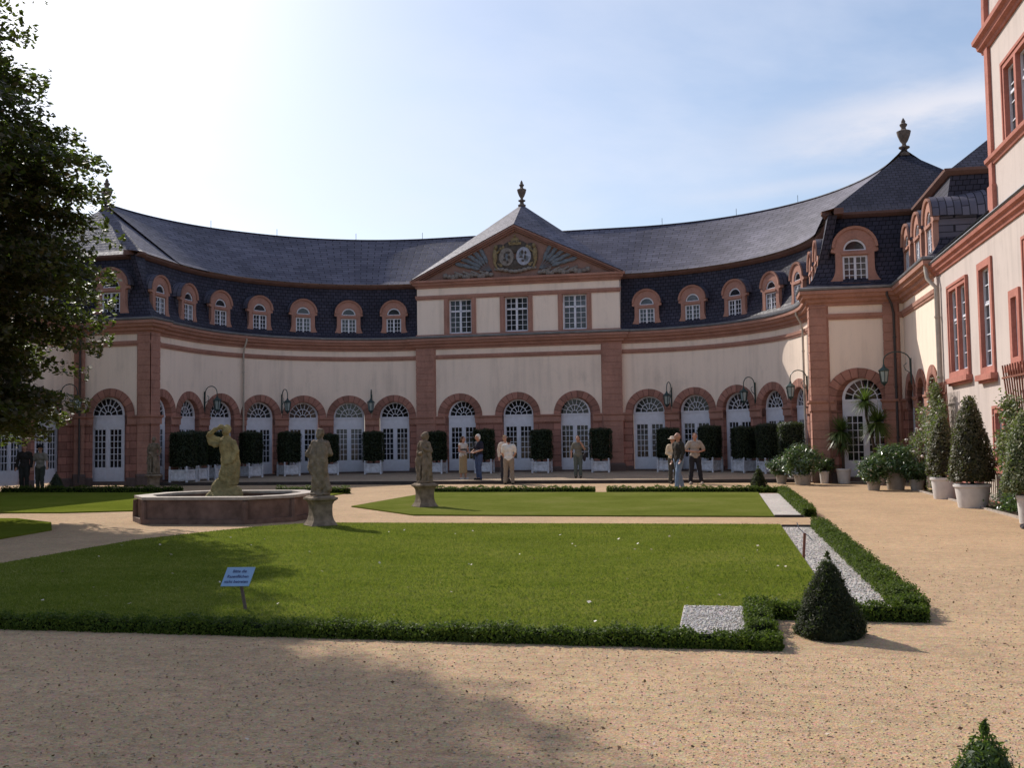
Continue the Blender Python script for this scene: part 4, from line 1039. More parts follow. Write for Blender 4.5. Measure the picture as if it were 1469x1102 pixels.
def figA(m):   # cloaked, seen from behind
    base_fig(m); folds(m,.12,.17,.06,.85,9,.06)
    for k in range(8):
        a=.15+2.85*k/7; w_=.055 if k%2 else .075
        m.chain([((.15*math.cos(a),.06+.07*math.sin(a),1.29),w_),((.2*math.cos(a),.07+.12*math.sin(a),1.02),w_*1.05),((.17*math.cos(a)-.02,.07+.13*math.sin(a),.62),w_*.9),((.12*math.cos(a)-.03,.05+.12*math.sin(a),.22),w_*.8)],8)
    m.chain([((.17,0,1.27),.085),((.33,.03,1.02),.07),((.2,-.1,.86),.055)]); m.chain([((-.17,0,1.27),.085),((-.27,-.02,1.04),.07),((-.12,-.2,1.0),.05)]); m.chain([((.2,.08,.9),.08),((.22,.08,.66),.09),((.12,.1,.5),.06)])
    m.chain([((-.2,.06,.4),.06),((-.24,.05,.16),.085)]); m.ell((0,.02,1.62),(.1,.09,.045)); m.ell((0,.09,1.5),(.06,.05,.09))
def figB(m):
    base_fig(m,.03); folds(m,.16,.2,.06,.85,8,.07)
    m.chain([((-.18,0,1.28),.075),((-.23,-.02,1.02),.06),((-.06,-.16,.95),.05),((.02,-.18,1.0),.045)]); m.chain([((.18,0,1.28),.075),((.26,0,1.02),.06),((.12,-.17,1.12),.05)])
    m.chain([((-.2,0,.95),.08),((-.27,0,.7),.09),((-.24,0,.4),.08)]); m.ell((.03,.05,1.6),(.09,.08,.07)); m.ell((.05,.08,1.5),(.07,.06,.1)); m.chain([((.2,-.02,.95),.08),((.22,-.02,.6),.08),((.16,0,.2),.08)])
def figC(m):
    base_fig(m,-.03); folds(m,.15,.2,.06,.8,8,.065)
    m.chain([((.18,0,1.28),.07),((.3,.02,1.05),.055),((.22,-.05,.85),.05)]); m.chain([((-.18,0,1.28),.07),((-.24,-.05,1.0),.055),((-.1,-.16,.92),.05)]); m.chain([((-.2,.05,1.1),.08),((-.24,.05,.5),.09)])
statue('garden_statue',1.85,-28.55,.72,.6,.775,figA,'large cloaked stone figure seen from behind, on a waisted pedestal right of the fountain',.52,PI-.1)
statue('garden_statue',2.32,-23.2,.7,.6,.745,figB,'slender draped stone figure on a pedestal at the tip of the far lawn',.5,-.3)
statue('garden_statue',-10.2,-14.7,.75,.6,.79,figC,'stone figure standing in shade before the left corner pavilion',.5,.2)
# ------------------------------------------------------------------ people
def cloth(name,c,v=.12): 
    if name not in M: M[name]=simple(name,c,.85,v,14,.15,.15)
    return M[name]
SKIN=simple('skin',(.42,.22,.15),.55,.08,10,.35,.05)
HAIRC={'brown':(.07,.035,.02),'dark':(.02,.013,.01),'white':(.6,.58,.54),'grey':(.25,.22,.2),'fair':(.3,.2,.1)}
def person(label,x,y,z,rz,h,top,bottom,hair,arms=None,feet=None,sleeve='short',skirt=False,hat=None,ponytail=False,bag=None,shoe=(.03,.025,.02),stripe=None,jacket=False,seat=None,turn=0.,female=False,head_tilt=0.,cap=False):
    t=thing('person',label,'person',(x,y,z),rz); k=h/1.75; t.scale=(k,k,k)
    arms=arms or [((-.25,.02,1.15),(-.27,-.06,.9)),((.25,.02,1.15),(.27,-.06,.9))]
    feet=feet or [(-.1,0,0),(.1,-.04,0)]
    sh=.17 if female else .19
    hip=(0,0,.95); lean=0
    if seat: hip=(0,seat[0],seat[1])
    def W(p): return (p[0]+hip[0],p[1]+hip[1],p[2]+hip[2]-.95)   # upper body moves with the hips
    R=Matrix.Rotation(turn,3,'Z')
    b=MB()
    def torso(m,e):
        m.ell(W((0,0,.97)),(.165+e,.115+e,.13+e)); m.ell(W((0,0,1.12)),(.145+e-(.02 if female else 0),.105+e,.15)); m.ell(W((0,.0,1.3)),(.17+e,.115+e,.17)); m.cap(W((-sh+.03,0,1.41)),W((sh-.03,0,1.41)),.062+e,.062+e)
    torso(b,0)
    hc=Vector(W((0,-.02-head_tilt*.06,1.645-head_tilt*.02)))
    b.cap(W((0,.01,1.44)),tuple(hc-Vector((0,0,.07))),.056,.052)
    def H(c,r): b.ell(hc+R@Vector(c),r,R)
    H((0,0,.0),(.077,.097,.118)); H((0,-.03,-.05),(.058,.066,.068)); H((0,-.1,-.012),(.014,.02,.024)); H((0,-.105,-.025),(.016,.016,.012)); H((.078,.005,-.005),(.014,.022,.032)); H((-.078,.005,-.005),(.014,.022,.032)); H((0,-.09,-.062),(.026,.012,.01)); H((0,-.088,.03),(.05,.012,.012))
    hands=[]
    for i,(el,ha) in enumerate(arms):
        sx=-1 if i==0 else 1
        S=Vector(W((sx*sh,0,1.4)));E=Vector(W(el));Hn=Vector(W(ha))
        b.chain([(tuple(S),.055),(tuple(E),.042),(tuple(Hn),.029)])
        d=(Hn-E).normalized(); sd=d.cross(Vector((0,0,1))); sd=sd.normalized() if sd.length>.2 else Vector((0,1,0)); nn=sd.cross(d)
        pc=Hn+d*.045; b.cap(tuple(Hn),tuple(pc),.027,.03); b.cap(tuple(pc-sd*.022),tuple(pc+sd*.022),.018,.018)
        for j,l in enumerate((.066,.078,.073,.055)):
            f0=pc+d*.025+sd*(-.03+.02*j); f1=f0+d*l*.55+nn*.006; f2=f1+d*l*.4+nn*.02
            b.chain([(tuple(f0),.0095),(tuple(f1),.009),(tuple(f2),.0085)],6)
        th=Hn+d*.015-sd*.025; b.chain([(tuple(th),.012),(tuple(th+d*.03-sd*.025),.0105),(tuple(th+d*.055-sd*.03+nn*.01),.0095)],6)
    legs=MB()
    for i,ft in enumerate(feet):
        sx=-1 if i==0 else 1
        hp=Vector(W((sx*.09,0,.92))); an=Vector((ft[0],ft[1]+.03,ft[2]+.09))
        if seat: kn=Vector((ft[0],ft[1]+.05,.5))
        else: kn=(hp+an)/2+Vector((0,-.035,0))
        b.chain([(tuple(hp),.088),(tuple(kn),.055),(tuple(kn*.55+an*.45+Vector((0,.012,0))),.05),(tuple(an),.036)]); b.cap(tuple(an),(ft[0],ft[1]-.1,ft[2]+.035),.036,.03)
        if not skirt: 
            legs.chain([(tuple(hp),.112),(tuple(kn),.082),(tuple(an+Vector((0,0,.0))),.07)])
        s=MB(); s.cap((ft[0],ft[1]+.05,ft[2]+.045),(ft[0]*1.1,ft[1]-.13,ft[2]+.035),.046,.04); s.box(ft[0]-.045,ft[0]+.045,ft[1]-.165,ft[1]+.09,ft[2],ft[2]+.03)
        fused('shoe',s,cloth('shoe_%g'%shoe[0],shoe),t,.014,2)
    fused('body',b,SKIN,t,.0115,2)
    if skirt:
        m=MB(); m.lathe([(.135,1.06),(.175,.96),(.17,.7),(.175,.4),(.185,.24),(.16,.245),(.12,.8)],16); m.v=[(a,c*.8,d) for a,c,d in m.v]; fused('skirt',m,cloth('skirt_'+label[:8],bottom),t,.02,2)
    else:
        legs.ell(W((0,0,.97)),(.18,.13,.12)); legs.cap(W((-.08,0,.9)),W((.08,0,.9)),.11,.11); fused('trousers',legs,cloth('trousers_%g_%g'%(bottom[0],bottom[2]),bottom),t,.016,1,.008)
    m=MB(); torso(m,.022); m.ell(W((0,0,.95)),(.185,.135,.1 if not jacket else .15))
    if jacket: m.ell(W((0,.01,1.15)),(.185,.14,.25))
    for i,(el,ha) in enumerate(arms):
        sx=-1 if i==0 else 1; S=Vector(W((sx*sh,0,1.4)));E=Vector(W(el));Hn=Vector(W(ha))
        if sleeve=='short': m.cap(tuple(S),tuple(S.lerp(E,.75)),.075,.07)
        elif sleeve=='long': m.chain([(tuple(S),.075),(tuple(E),.062),(tuple(E.lerp(Hn,.88)),.047)])
    fused('shirt' if not jacket else 'jacket',m,cloth('top_%g_%g'%(top[0],top[2]),top),t,.015,1,.008)
    if stripe:
        m=MB(); m.lathe([(.162,1.2),(.17,1.2),(.172,1.26),(.164,1.26)],18); m.v=[(a,c*.8,d) for a,c,d in m.v]; fused('belt_band',m,cloth('stripe',stripe),t,.012,1)
    if hair:
        m=MB(); 
        def HH(c,r): m.ell(hc+R@Vector(c),r,R)
        HH((0,.022,.028),(.087,.095,.108)); HH((0,.055,-.03),(.078,.06,.08))
        if ponytail: m.chain([(tuple(hc+R@Vector((0,.1,.0))),.045),(tuple(hc+R@Vector((0,.13,-.12))),.045),(tuple(hc+R@Vector((0,.12,-.28))),.03)])
        fused('hair',m,cloth('hair_'+hair,HAIRC[hair],.3),t,.016,1,.004)
    if hat:
        m=MB(); m.lathe([(.0,.125),(.06,.122),(.095,.095),(.102,.05),(.105,.035),(.175,.02) if not cap else (.108,.03),(.178,.008) if not cap else (.106,.02),(.1,.02)],18,tuple(hc+Vector((0,.01,.03))))
        if cap: m.box(hc.x-.06,hc.x+.06,hc.y-.2,hc.y-.08,hc.z+.055,hc.z+.068)
        m.build('hat',cloth('hat_%g'%hat[0],hat),t,True,50)
    if bag:
        m=MB(); m.ell(W((.26,.05,.85)),(.07,.14,.17)); m.tube([W((.13,.06,1.47)),W((.25,.03,1.2)),W((.27,.02,1.0))],.014,6); m.tube([W((.13,.06,1.47)),W((.2,.15,1.2)),W((.27,.12,1.0))],.014,6); fused('bag',m,cloth('bag',bag),t,.014,2)
    return t
F=0.
person('woman with a brown ponytail in a pale top and long khaki skirt',-.42,-8.95,.12,.85,1.66,(.5,.46,.42),(.3,.225,.13),'brown',[((-.22,-.05,1.16),(-.1,-.24,1.12)),((.22,-.05,1.16),(.12,-.25,1.1))],sleeve='none',skirt=True,ponytail=True,stripe=(.05,.045,.05),shoe=(.5,.46,.42),female=True,turn=.4)
person('white haired man in a dark navy shirt and blue jeans beside the skirted woman',.36,-9.55,.12,-.75,1.74,(.022,.022,.035),(.06,.085,.16),'white',[((-.26,-.02,1.16),(-.1,-.25,1.08)),((.26,-.02,1.16),(.1,-.27,1.06))],shoe=(.02,.02,.02),head_tilt=.5,turn=-.3)
person('man in a white shirt and khaki trousers seen from behind beside the kerb',1.8,-10.85,.0,PI+.15,1.74,(.66,.63,.58),(.26,.21,.16),'dark',[((-.25,-.06,1.16),(-.18,-.28,1.04)),((.25,-.06,1.16),(.2,-.28,1.02))],feet=[(-.14,0,0),(.14,0,0)],sleeve='short',head_tilt=.6)
person('fair haired man in a cream shirt partly hidden behind the man in the white shirt',1.5,-10.12,.12,.6,1.68,(.6,.5,.42),(.04,.04,.05),'fair',sleeve='long',head_tilt=.3)
person('woman in grey green clothes with a dark shoulder bag and a raised hand',4.0,-8.3,.12,.1,1.63,(.16,.15,.12),(.1,.115,.1),'brown',[((-.27,.03,1.15),(-.28,-.02,.9)),((.28,-.06,1.2),(.1,-.16,1.5))],bag=(.035,.03,.035),female=True)
person('woman in a pale sun hat and cream jacket behind the man in jeans',7.75,-11.0,.0,.35,1.64,(.58,.47,.33),(.06,.06,.05),'grey',[((-.24,-.04,1.15),(-.1,-.22,1.05)),((.24,-.04,1.15),(.1,-.22,1.05))],sleeve='long',hat=(.62,.5,.4),jacket=True,female=True)
person('bald man in a dark jacket and light blue jeans walking by the far hedge',8.12,-15.2,.0,-.9,1.76,(.04,.034,.028),(.16,.215,.3),None,[((-.25,.04,1.15),(-.26,-.06,.9)),((.25,.0,1.15),(.26,-.12,.92))],feet=[(-.09,.16,0),(.12,-.2,0)],sleeve='long',jacket=True,shoe=(.025,.02,.02),turn=-.5)
person('man in a grey beige shirt and dark trousers with his hands at his waist',8.52,-11.15,.0,.25,1.78,(.34,.29,.25),(.025,.025,.03),'brown',[((-.33,.02,1.16),(-.12,-.2,1.12)),((.33,.02,1.16),(.1,-.2,1.1))],feet=[(-.17,0,0),(.2,-.03,0)],head_tilt=.5,shoe=(.3,.26,.22))
person('person in dark clothes standing in the shade at the far left',-15.15,-15.0,.0,.3,1.72,(.03,.026,.024),(.03,.03,.028),'dark',sleeve='long')
person('person in a dark hat and pale vest standing in the shade at the far left',-14.62,-14.85,.0,.1,1.66,(.2,.18,.15),(.045,.05,.04),'dark',[((-.24,0,1.15),(-.22,-.1,.92)),((.28,-.02,1.16),(.34,-.12,.95))],hat=(.012,.012,.013))
t=thing('bench','plain dark wooden bench at the right edge beneath the seated person','bench',(15.0,-28.35,0))
for y in (-.7,.7):
    for x in (-.16,.16): mb=MB(); mb.box(x-.03,x+.03,y-.03,y+.03,0,.4); mb.build('leg',M['bark'],t)
for k in range(3): mb=MB(); mb.box(-.2+.14*k,-.08+.14*k,-.8,.8,.401,.43); mb.build('seat_slat',M['bark'],t)
person('person in red trousers and dark trainers seated at the extreme right edge of the picture',15.0,-28.35,.0,-PI/2,1.7,(.5,.48,.46),(.36,.13,.1),'brown',[((-.24,-.1,1.15),(-.12,-.42,1.08)),((.24,-.1,1.15),(.12,-.42,1.08))],feet=[(-.1,-.52,0),(.1,-.55,0)],seat=(0,.5),shoe=(.075,.065,.065))

# ------------------------------------------------------------------ lawn sign and stake
t=thing('lawn_sign','small tilted blue notice board with three lines of writing on the near lawn','sign',(4.92,-37.75,.03),.16)
mb=MB(); mb.bar((.02,0,-.05),(-.035,-.0,.24),.026,.022,(0,1,0)); mb.build('post',M['dark_sand'],t)
SB=simple('sign_blue',(.23,.34,.5),.5,.1,8,.4,.05)
pl=MB(); R=Matrix.Rotation(-.5,3,'X')
def sp(u,v,d): 
    q=Vector((u+.2*v,-d,v)); q=R@q; return (q.x-.055,q.y-.02,q.z+.31)
pl.prism(rect(-.135,.135,-.095,.095),sp,-.006,.006); plate_o=pl.build('board',SB,t)
INK=simple('sign_ink',(.06,.075,.16),.6,.1,8,.2,0)
def text_mesh(txt,size):
    cu=bpy.data.curves.new('t','FONT'); cu.body=txt; cu.size=size; cu.align_x='CENTER'; cu.align_y='CENTER'; cu.extrude=.0006; cu.offset=.0008
    o=bpy.data.objects.new('t',cu); COL.objects.link(o); dg=bpy.context.evaluated_depsgraph_get()
    me=bpy.data.meshes.new_from_object(o.evaluated_get(dg)); bpy.data.objects.remove(o); return me
for txt,v in (('Bitte die',.052),('Rasenflächen',.0),('nicht betreten',-.052)):
    me=text_mesh(txt,.04)
    for vv in me.vertices: vv.co=Vector(sp(vv.co.x,vv.co.y+v,.0075+vv.co.z))
    me.materials.append(INK); link('writing',me,plate_o)
t=thing('garden_stake','short leaning rusty stake at the edge of the near white gravel strip','stake',(10.42,-33.05,0))
mb=MB(); mb.tube([(0,0,-.05),(.03,.03,.34)],.018,8); mb.build('rod',M['wood_red'],t)
mb=MB(); mb.tube([(.03,.03,.33),(-.04,.06,.4),(-.06,.09,.47)],.006,6); mb.tube([(.03,.03,.33),(.07,.0,.31),(.12,-.04,.25)],.006,6); mb.build('wire',M['lead'],t)

# ------------------------------------------------------------------ the big tree at the left
TX,TY=-7.6,-29.6
t=thing('beech_tree','large dark leafy tree filling the left edge of the picture','tree',(TX,TY,0))
tr=MB(); tr.tube([(0,0,-.1),(0,0,.5),(.05,.05,2),(.1,0,5),(.0,.1,9),(.1,.1,13),(.1,.1,16)],[.55,.42,.36,.3,.22,.13,.04],12)
PROF=[(2.0,2.9),(2.8,3.6),(4.0,3.9),(5.5,4.1),(7.6,4.1),(8.5,3.9),(9.0,3.2),(9.6,2.5),(10.2,2.1),(11.5,2.5),(13,2.6),(15,2.0),(16.5,1.1),(17.5,.3)]
def prof(z):
    for (a,ra),(b,rb) in zip(PROF[:-1],PROF[1:]):
        if a<=z<=b: return ra+(rb-ra)*(z-a)/(b-a)
    return .3
P_=[];N_=[];S_=[]
r2=random.Random(11)
nl=0
for k in range(1350):
    z=2.0+15.2*r2.random()**1.12 if k%2 else 2.0+8.2*r2.random(); a=r2.random()*2*PI
    q=r2.random()**.42; R_=prof(z)*min(1.06,.93+.1*math.sin(a*3+z*1.1)+.09*math.sin(a*7-z*2.3)+.07*math.sin(z*5.3+a*2))
    r=R_*q; d=np.array([math.cos(a),math.sin(a),-.22 if z<9 else .1]); d/=np.linalg.norm(d)
    c=np.array([r*math.cos(a),r*math.sin(a),z]); n=int(270*(.55+.75*r2.random())*(1.2 if q>.7 else .8))
    L=.55*(.6+.8*r2.random()); Wd=.3; side=np.cross(d,[0,0,1]); side/=np.linalg.norm(side); up=np.cross(side,d)
    g=np.clip(rng.normal(size=(n,3)),-1.5,1.5); p=c+d*(g[:,0:1]*L)+side*(g[:,1:2]*Wd)+up*(g[:,2:3]*.1)
    P_.append(p); nn=up+rng.normal(size=(n,3))*.5; N_.append(nn); S_.append(.13*(.6+.8*rng.random(n)))
    if k%9==0 and q>.45:
        z0=max(1.6,z-1.2-r*.25); tr.tube([(0.05,0.05,z0),(c[0]*.5,c[1]*.5,z0+(z-z0)*.75),tuple(c)],[.085,.05,.012],5)
tr.build('trunk',M['bark'],t,True)
leaf_obj('crown',np.concatenate(P_),np.concatenate(N_),np.concatenate(S_),M['leaf_tree'],t,.6)

# ------------------------------------------------------------------ loose stuff on the ground
def inpoly(x,y,poly):
    c=False;j=len(poly)-1
    for i in range(len(poly)):
        (xi,yi),(xj,yj)=poly[i],poly[j]
        if (yi>y)!=(yj>y) and x<(xj-xi)*(y-yi)/(yj-yi)+xi: c=not c
        j=i
    return c
CAMX,CAMY=9.40,-46.62
HD=.205
def cam_point(d,l): # ground point d metres ahead, l metres to the right
    return CAMX-math.sin(HD)*d+math.cos(HD)*l, CAMY+math.cos(HD)*d+math.sin(HD)*l
# grass blades on the near lawn
n=0;B=[]
poly=np.array(NEAR)
N=150000
gx=rng.uniform(-.25,10.4,N); gy=-38.5+10.5*rng.random(N)**1.5
ok=np.array([inpoly(a,b,NEAR) and not (9.01<a<9.6 and b<-37.04) for a,b in zip(gx,gy)]); gx=gx[ok];gy=gy[ok]; n=len(gx)
hh=.012+.017*rng.random(n); a=rng.random(n)*2*PI; w=.0045+.003*rng.random(n); lx=rng.normal(size=n)*.016; ly=rng.normal(size=n)*.016
q=np.stack([np.stack([gx-w*np.cos(a),gy-w*np.sin(a),np.full(n,.028)],1),np.stack([gx+w*np.cos(a),gy+w*np.sin(a),np.full(n,.028)],1),np.stack([gx+lx,gy+ly,.028+hh],1)],1).reshape(-1,3)
me=bpy.data.meshes.new('grass_blades'); me.vertices.add(len(q)); me.vertices.foreach_set('co',q.ravel()); me.loops.add(len(q)); me.loops.foreach_set('vertex_index',np.arange(len(q),dtype=np.int32))
me.polygons.add(n); me.polygons.foreach_set('loop_start',np.arange(n,dtype=np.int32)*3); me.polygons.foreach_set('loop_total',np.full(n,3,np.int32)); me.update(calc_edges=True); me.materials.append(M['grass'])
tag(link('grass_blades',me),'short mown grass blades of the near lawn','grass',kind='stuff')
# pebbles in the foreground gravel
mb=MB(); cnt=0
pv=[(1,0,0),(0,1,0),(-1,0,0),(0,-1,0),(0,0,.7),(0,0,-.4)]; pf=[(0,1,4),(1,2,4),(2,3,4),(3,0,4),(1,0,5),(2,1,5),(3,2,5),(0,3,5)]
allp=[]
while cnt<17000:
    d=3.2+9*random.random()**1.7; l=random.uniform(-.58,.62)*d; x,y=cam_point(d,l)
    if inpoly(x,y,NEAR) or (y>-38.9 and x<11.2) or x>14.7: continue
    allp.append((x,y)); cnt+=1
ap_=np.array(allp); n=len(ap_); s=.0035+.006*rng.random(n)**2.5; an=rng.random(n)*2*PI
pvn=np.array(pv); ca,sa=np.cos(an),np.sin(an); sx=s*(.8+.6*rng.random(n))
X=ap_[:,0:1]+(pvn[None,:,0]*sx[:,None])*ca[:,None]-(pvn[None,:,1]*s[:,None])*sa[:,None]; Y=ap_[:,1:2]+(pvn[None,:,0]*sx[:,None])*sa[:,None]+(pvn[None,:,1]*s[:,None])*ca[:,None]; Z=.002+pvn[None,:,2]*s[:,None]
V=np.stack([X,Y,Z],2).reshape(-1,3); Fc=(np.array(pf)[None]+np.arange(n)[:,None,None]*6).reshape(-1)
me=bpy.data.meshes.new('pebbles'); me.vertices.add(len(V)); me.vertices.foreach_set('co',V.ravel()); me.loops.add(len(Fc)); me.loops.foreach_set('vertex_index',Fc.astype(np.int32)); me.polygons.add(n*8); me.polygons.foreach_set('loop_start',np.arange(n*8,dtype=np.int32)*3); me.polygons.foreach_set('loop_total',np.full(n*8,3,np.int32)); me.update(calc_edges=True)
tt=NT('pebble'); g=tt.n('ShaderNodeNewGeometry'); tt.bsdf(tt.ramp(g.outputs['Random Per Island'],[(0,(.2,.13,.08)),(.45,(.42,.29,.18)),(.8,(.55,.42,.29)),(1,(.3,.26,.24))]),.9); me.materials.append(tt.m)
tag(link('pebbles',me),'loose small stones strewn over the foreground gravel','stones',kind='stuff')
wp=[(random.uniform(10.43,10.93),-37.1+8.7*random.random()**1.6) for _ in range(5200)]+[(random.uniform(9.04,9.57),random.uniform(-38.42,-37.08)) for _ in range(2200)]
ap_=np.array(wp); n=len(ap_); s=.006+.008*rng.random(n)**2; an=rng.random(n)*2*PI; ca,sa=np.cos(an),np.sin(an); sx=s*(.8+.6*rng.random(n))
X=ap_[:,0:1]+(pvn[None,:,0]*sx[:,None])*ca[:,None]-(pvn[None,:,1]*s[:,None])*sa[:,None]; Y=ap_[:,1:2]+(pvn[None,:,0]*sx[:,None])*sa[:,None]+(pvn[None,:,1]*s[:,None])*ca[:,None]; Z=np.where(ap_[:,0:1]>10,.014,.038)+pvn[None,:,2]*s[:,None]
V=np.stack([X,Y,Z],2).reshape(-1,3); Fc=(np.array(pf)[None]+np.arange(n)[:,None,None]*6).reshape(-1)
me=bpy.data.meshes.new('white_pebbles'); me.vertices.add(len(V)); me.vertices.foreach_set('co',V.ravel()); me.loops.add(len(Fc)); me.loops.foreach_set('vertex_index',Fc.astype(np.int32)); me.polygons.add(n*8); me.polygons.foreach_set('loop_start',np.arange(n*8,dtype=np.int32)*3); me.polygons.foreach_set('loop_total',np.full(n*8,3,np.int32)); me.update(calc_edges=True)
tt=NT('white_pebble'); g=tt.n('ShaderNodeNewGeometry'); tt.bsdf(tt.ramp(g.outputs['Random Per Island'],[(0,(.2,.17,.15)),(.3,(.4,.36,.32)),(.75,(.55,.51,.48)),(1,(.65,.62,.6))]),.9); me.materials.append(tt.m)
tag(link('white_pebbles',me),'loose white pebbles on the white gravel strips of the near lawn','stones',kind='stuff')
# fallen leaves: brown ones on the gravel, paler ones on the lawn
def leaves(name,n,mat,test,size,dmax,lab,pw=1.5):
    P=[];
    while len(P)<n:
        d=3.3+dmax*random.random()**pw; l=random.uniform(-.56,.6)*d; x,y=cam_point(d,l)
        if test(x,y): P.append((x,y))
    P=np.array(P); n=len(P); nr=np.stack([rng.normal(size=n)*.5,rng.normal(size=n)*.5,np.ones(n)],1); sz=size*(.5+.9*rng.random(n))
    pos=np.stack([P[:,0],P[:,1],np.where([inpoly(a,b,NEAR) for a,b in P],.055,.006)+sz*.22],1)
    o=leaf_obj(name,pos,nr,sz,mat,None,.7); tag(o,lab,'leaves',kind='stuff')
lf=mat_leaf('fallen_brown',(.07,.03,.015),(.14,.06,.03),(.24,.13,.06),.1); lp=mat_leaf('fallen_pale',(.3,.2,.12),(.5,.4,.3),(.7,.62,.55),.1)
onl=lambda x,y: inpoly(x,y,NEAR)
leaves('fallen_leaves',1500,lf,lambda x,y: not onl(x,y) and not (y>-38.95 and x<11.3) and x<14.7,.023,13,'brown fallen leaves scattered over the gravel')
leaves('fallen_leaves',26,lp,lambda x,y: not onl(x,y) and not (y>-38.95 and x<11.3),.03,7,'pale fallen leaves on the foreground gravel')
leaves('fallen_leaves',75,lp,onl,.04,18,'pale fallen leaves scattered over the near lawn',.8)

# ------------------------------------------------------------------ light, sky, camera
az=(-.739,.674); el=math.radians(38)
S=Vector((az[0]*math.cos(el),az[1]*math.cos(el),math.sin(el))).normalized()
L=bpy.data.lights.new('sun','SUN'); L.energy=5.0; L.angle=math.radians(.53); L.color=(1,.94,.86)
so=bpy.data.objects.new('sun',L); COL.objects.link(so); so.rotation_euler=S.to_track_quat('Z','Y').to_euler(); so.location=(-30,20,40)
w=bpy.data.worlds.new('World'); scene.world=w; w.use_nodes=True; nt=w.node_tree; nt.nodes.clear()
o=nt.nodes.new('ShaderNodeOutputWorld'); bg=nt.nodes.new('ShaderNodeBackground'); nt.links.new(bg.outputs[0],o.inputs[0])
sky=nt.nodes.new('ShaderNodeTexSky'); sky.sky_type='NISHITA'; sky.sun_disc=False; sky.sun_elevation=el; sky.sun_rotation=SUNROT if 'SUNROT' in globals() else math.atan2(az[0],az[1])
sky.air_density=1.0; sky.dust_density=1.7; sky.ozone_density=1.6; sky.altitude=150
bg.inputs[1].default_value=.132
# thin clouds, by direction: noise on a plane high above
tc=nt.nodes.new('ShaderNodeTexCoord'); sx=nt.nodes.new('ShaderNodeSeparateXYZ'); nt.links.new(tc.outputs['Generated'],sx.inputs[0])
def mth(op,a,b=0.):
    x=nt.nodes.new('ShaderNodeMath'); x.operation=op
    for i,v in enumerate((a,b)):
        if hasattr(v,'node'): nt.links.new(v,x.inputs[i])
        else: x.inputs[i].default_value=v
    return x.outputs[0]
zz=mth('ADD',mth('MAXIMUM',sx.outputs[2],0.),.12); cx=mth('DIVIDE',sx.outputs[0],zz); cy=mth('DIVIDE',sx.outputs[1],zz)
cb=nt.nodes.new('ShaderNodeCombineXYZ'); nt.links.new(cx,cb.inputs[0]); nt.links.new(cy,cb.inputs[1])
no=nt.nodes.new('ShaderNodeTexNoise'); no.inputs['Scale'].default_value=.55; no.inputs['Detail'].default_value=7; no.inputs['Roughness'].default_value=.58; no.inputs['Distortion'].default_value=.35
mp=nt.nodes.new('ShaderNodeMapping'); mp.inputs['Location'].default_value=(3.1,1.7,0); nt.links.new(cb.outputs[0],mp.inputs[0]); nt.links.new(mp.outputs[0],no.inputs['Vector'])
rp=nt.nodes.new('ShaderNodeValToRGB'); e=rp.color_ramp.elements; e[0].position=.47; e[0].color=(0,0,0,1); e[1].position=.7; e[1].color=(.6,.6,.6,1); nt.links.new(no.outputs['Fac'],rp.inputs[0])
hz=nt.nodes.new('ShaderNodeMix'); hz.data_type='RGBA'; hz.inputs[0].default_value=.16; nt.links.new(sky.outputs[0],hz.inputs[6]); hz.inputs[7].default_value=(6.2,7.6,10.2,1)
mx=nt.nodes.new('ShaderNodeMix'); mx.data_type='RGBA'; nt.links.new(rp.outputs[0],mx.inputs[0]); nt.links.new(hz.outputs[2],mx.inputs[6]); mx.inputs[7].default_value=(6.6,6.9,7.9,1)
azn=mth('ARCTAN2',sx.outputs[0],sx.outputs[1]); eln=mth('ARCSINE',sx.outputs[2])
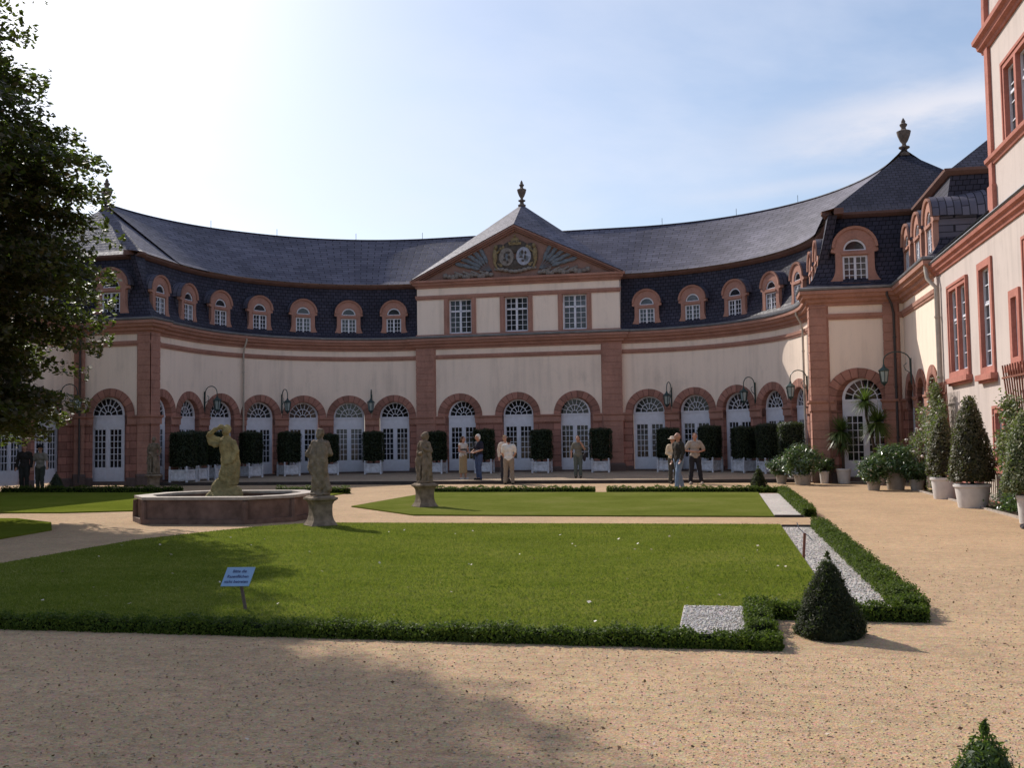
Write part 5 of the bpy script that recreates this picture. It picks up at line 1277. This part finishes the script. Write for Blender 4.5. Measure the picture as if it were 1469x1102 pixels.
def streak(a0,e0,wa,we,tilt,amp,src):
    da=mth('SUBTRACT',azn,a0); de=mth('SUBTRACT',mth('SUBTRACT',eln,e0),mth('MULTIPLY',da,tilt))
    n2=nt.nodes.new('ShaderNodeTexNoise'); n2.inputs['Scale'].default_value=9; n2.inputs['Detail'].default_value=6; n2.inputs['Roughness'].default_value=.6
    m2=nt.nodes.new('ShaderNodeMapping'); m2.inputs['Scale'].default_value=(1,1,3.2); nt.links.new(tc.outputs['Generated'],m2.inputs[0]); nt.links.new(m2.outputs[0],n2.inputs['Vector'])
    de=mth('ADD',de,mth('MULTIPLY',mth('SUBTRACT',n2.outputs['Fac'],.5),we*2.2))
    q=mth('ADD',mth('POWER',mth('ABSOLUTE',mth('DIVIDE',da,wa)),2.),mth('POWER',mth('ABSOLUTE',mth('DIVIDE',de,we)),2.))
    f=mth('MULTIPLY',mth('EXPONENT',mth('MULTIPLY',q,-1.)),amp); f=mth('MULTIPLY',f,mth('ADD',n2.outputs['Fac'],.45))
    x=nt.nodes.new('ShaderNodeMix'); x.data_type='RGBA'; x.clamp_factor=True; nt.links.new(f,x.inputs[0]); nt.links.new(src,x.inputs[6]); x.inputs[7].default_value=(6.3,6.35,7.0,1); return x.outputs[2]
D_=math.radians
o_=streak(D_(11.5),D_(17.1),D_(8.5),D_(1.25),.1,.95,mx.outputs[2])
o_=streak(D_(6),D_(13.8),D_(7),D_(.5),.04,.4,o_)
nt.links.new(o_,bg.inputs[0])
cam=bpy.data.cameras.new('camera'); cam.lens=35; cam.sensor_width=36*1469/1469; cam.clip_end=2000; cam.clip_start=.05
co=bpy.data.objects.new('camera',cam); COL.objects.link(co); scene.camera=co
pitch=math.atan((632.4-551)/1428); roll=.0143
co.matrix_world=Matrix.Translation((CAMX,CAMY,1.6))@Matrix.Rotation(HD,4,'Z')@Matrix.Rotation(PI/2+pitch,4,'X')@Matrix.Rotation(-roll,4,'Z')
scene.view_settings.view_transform='Standard'; scene.view_settings.look='None'; scene.view_settings.exposure=0; scene.view_settings.gamma=1
scene.render.engine='CYCLES'
try: scene.cycles.use_denoising=True
except Exception: pass
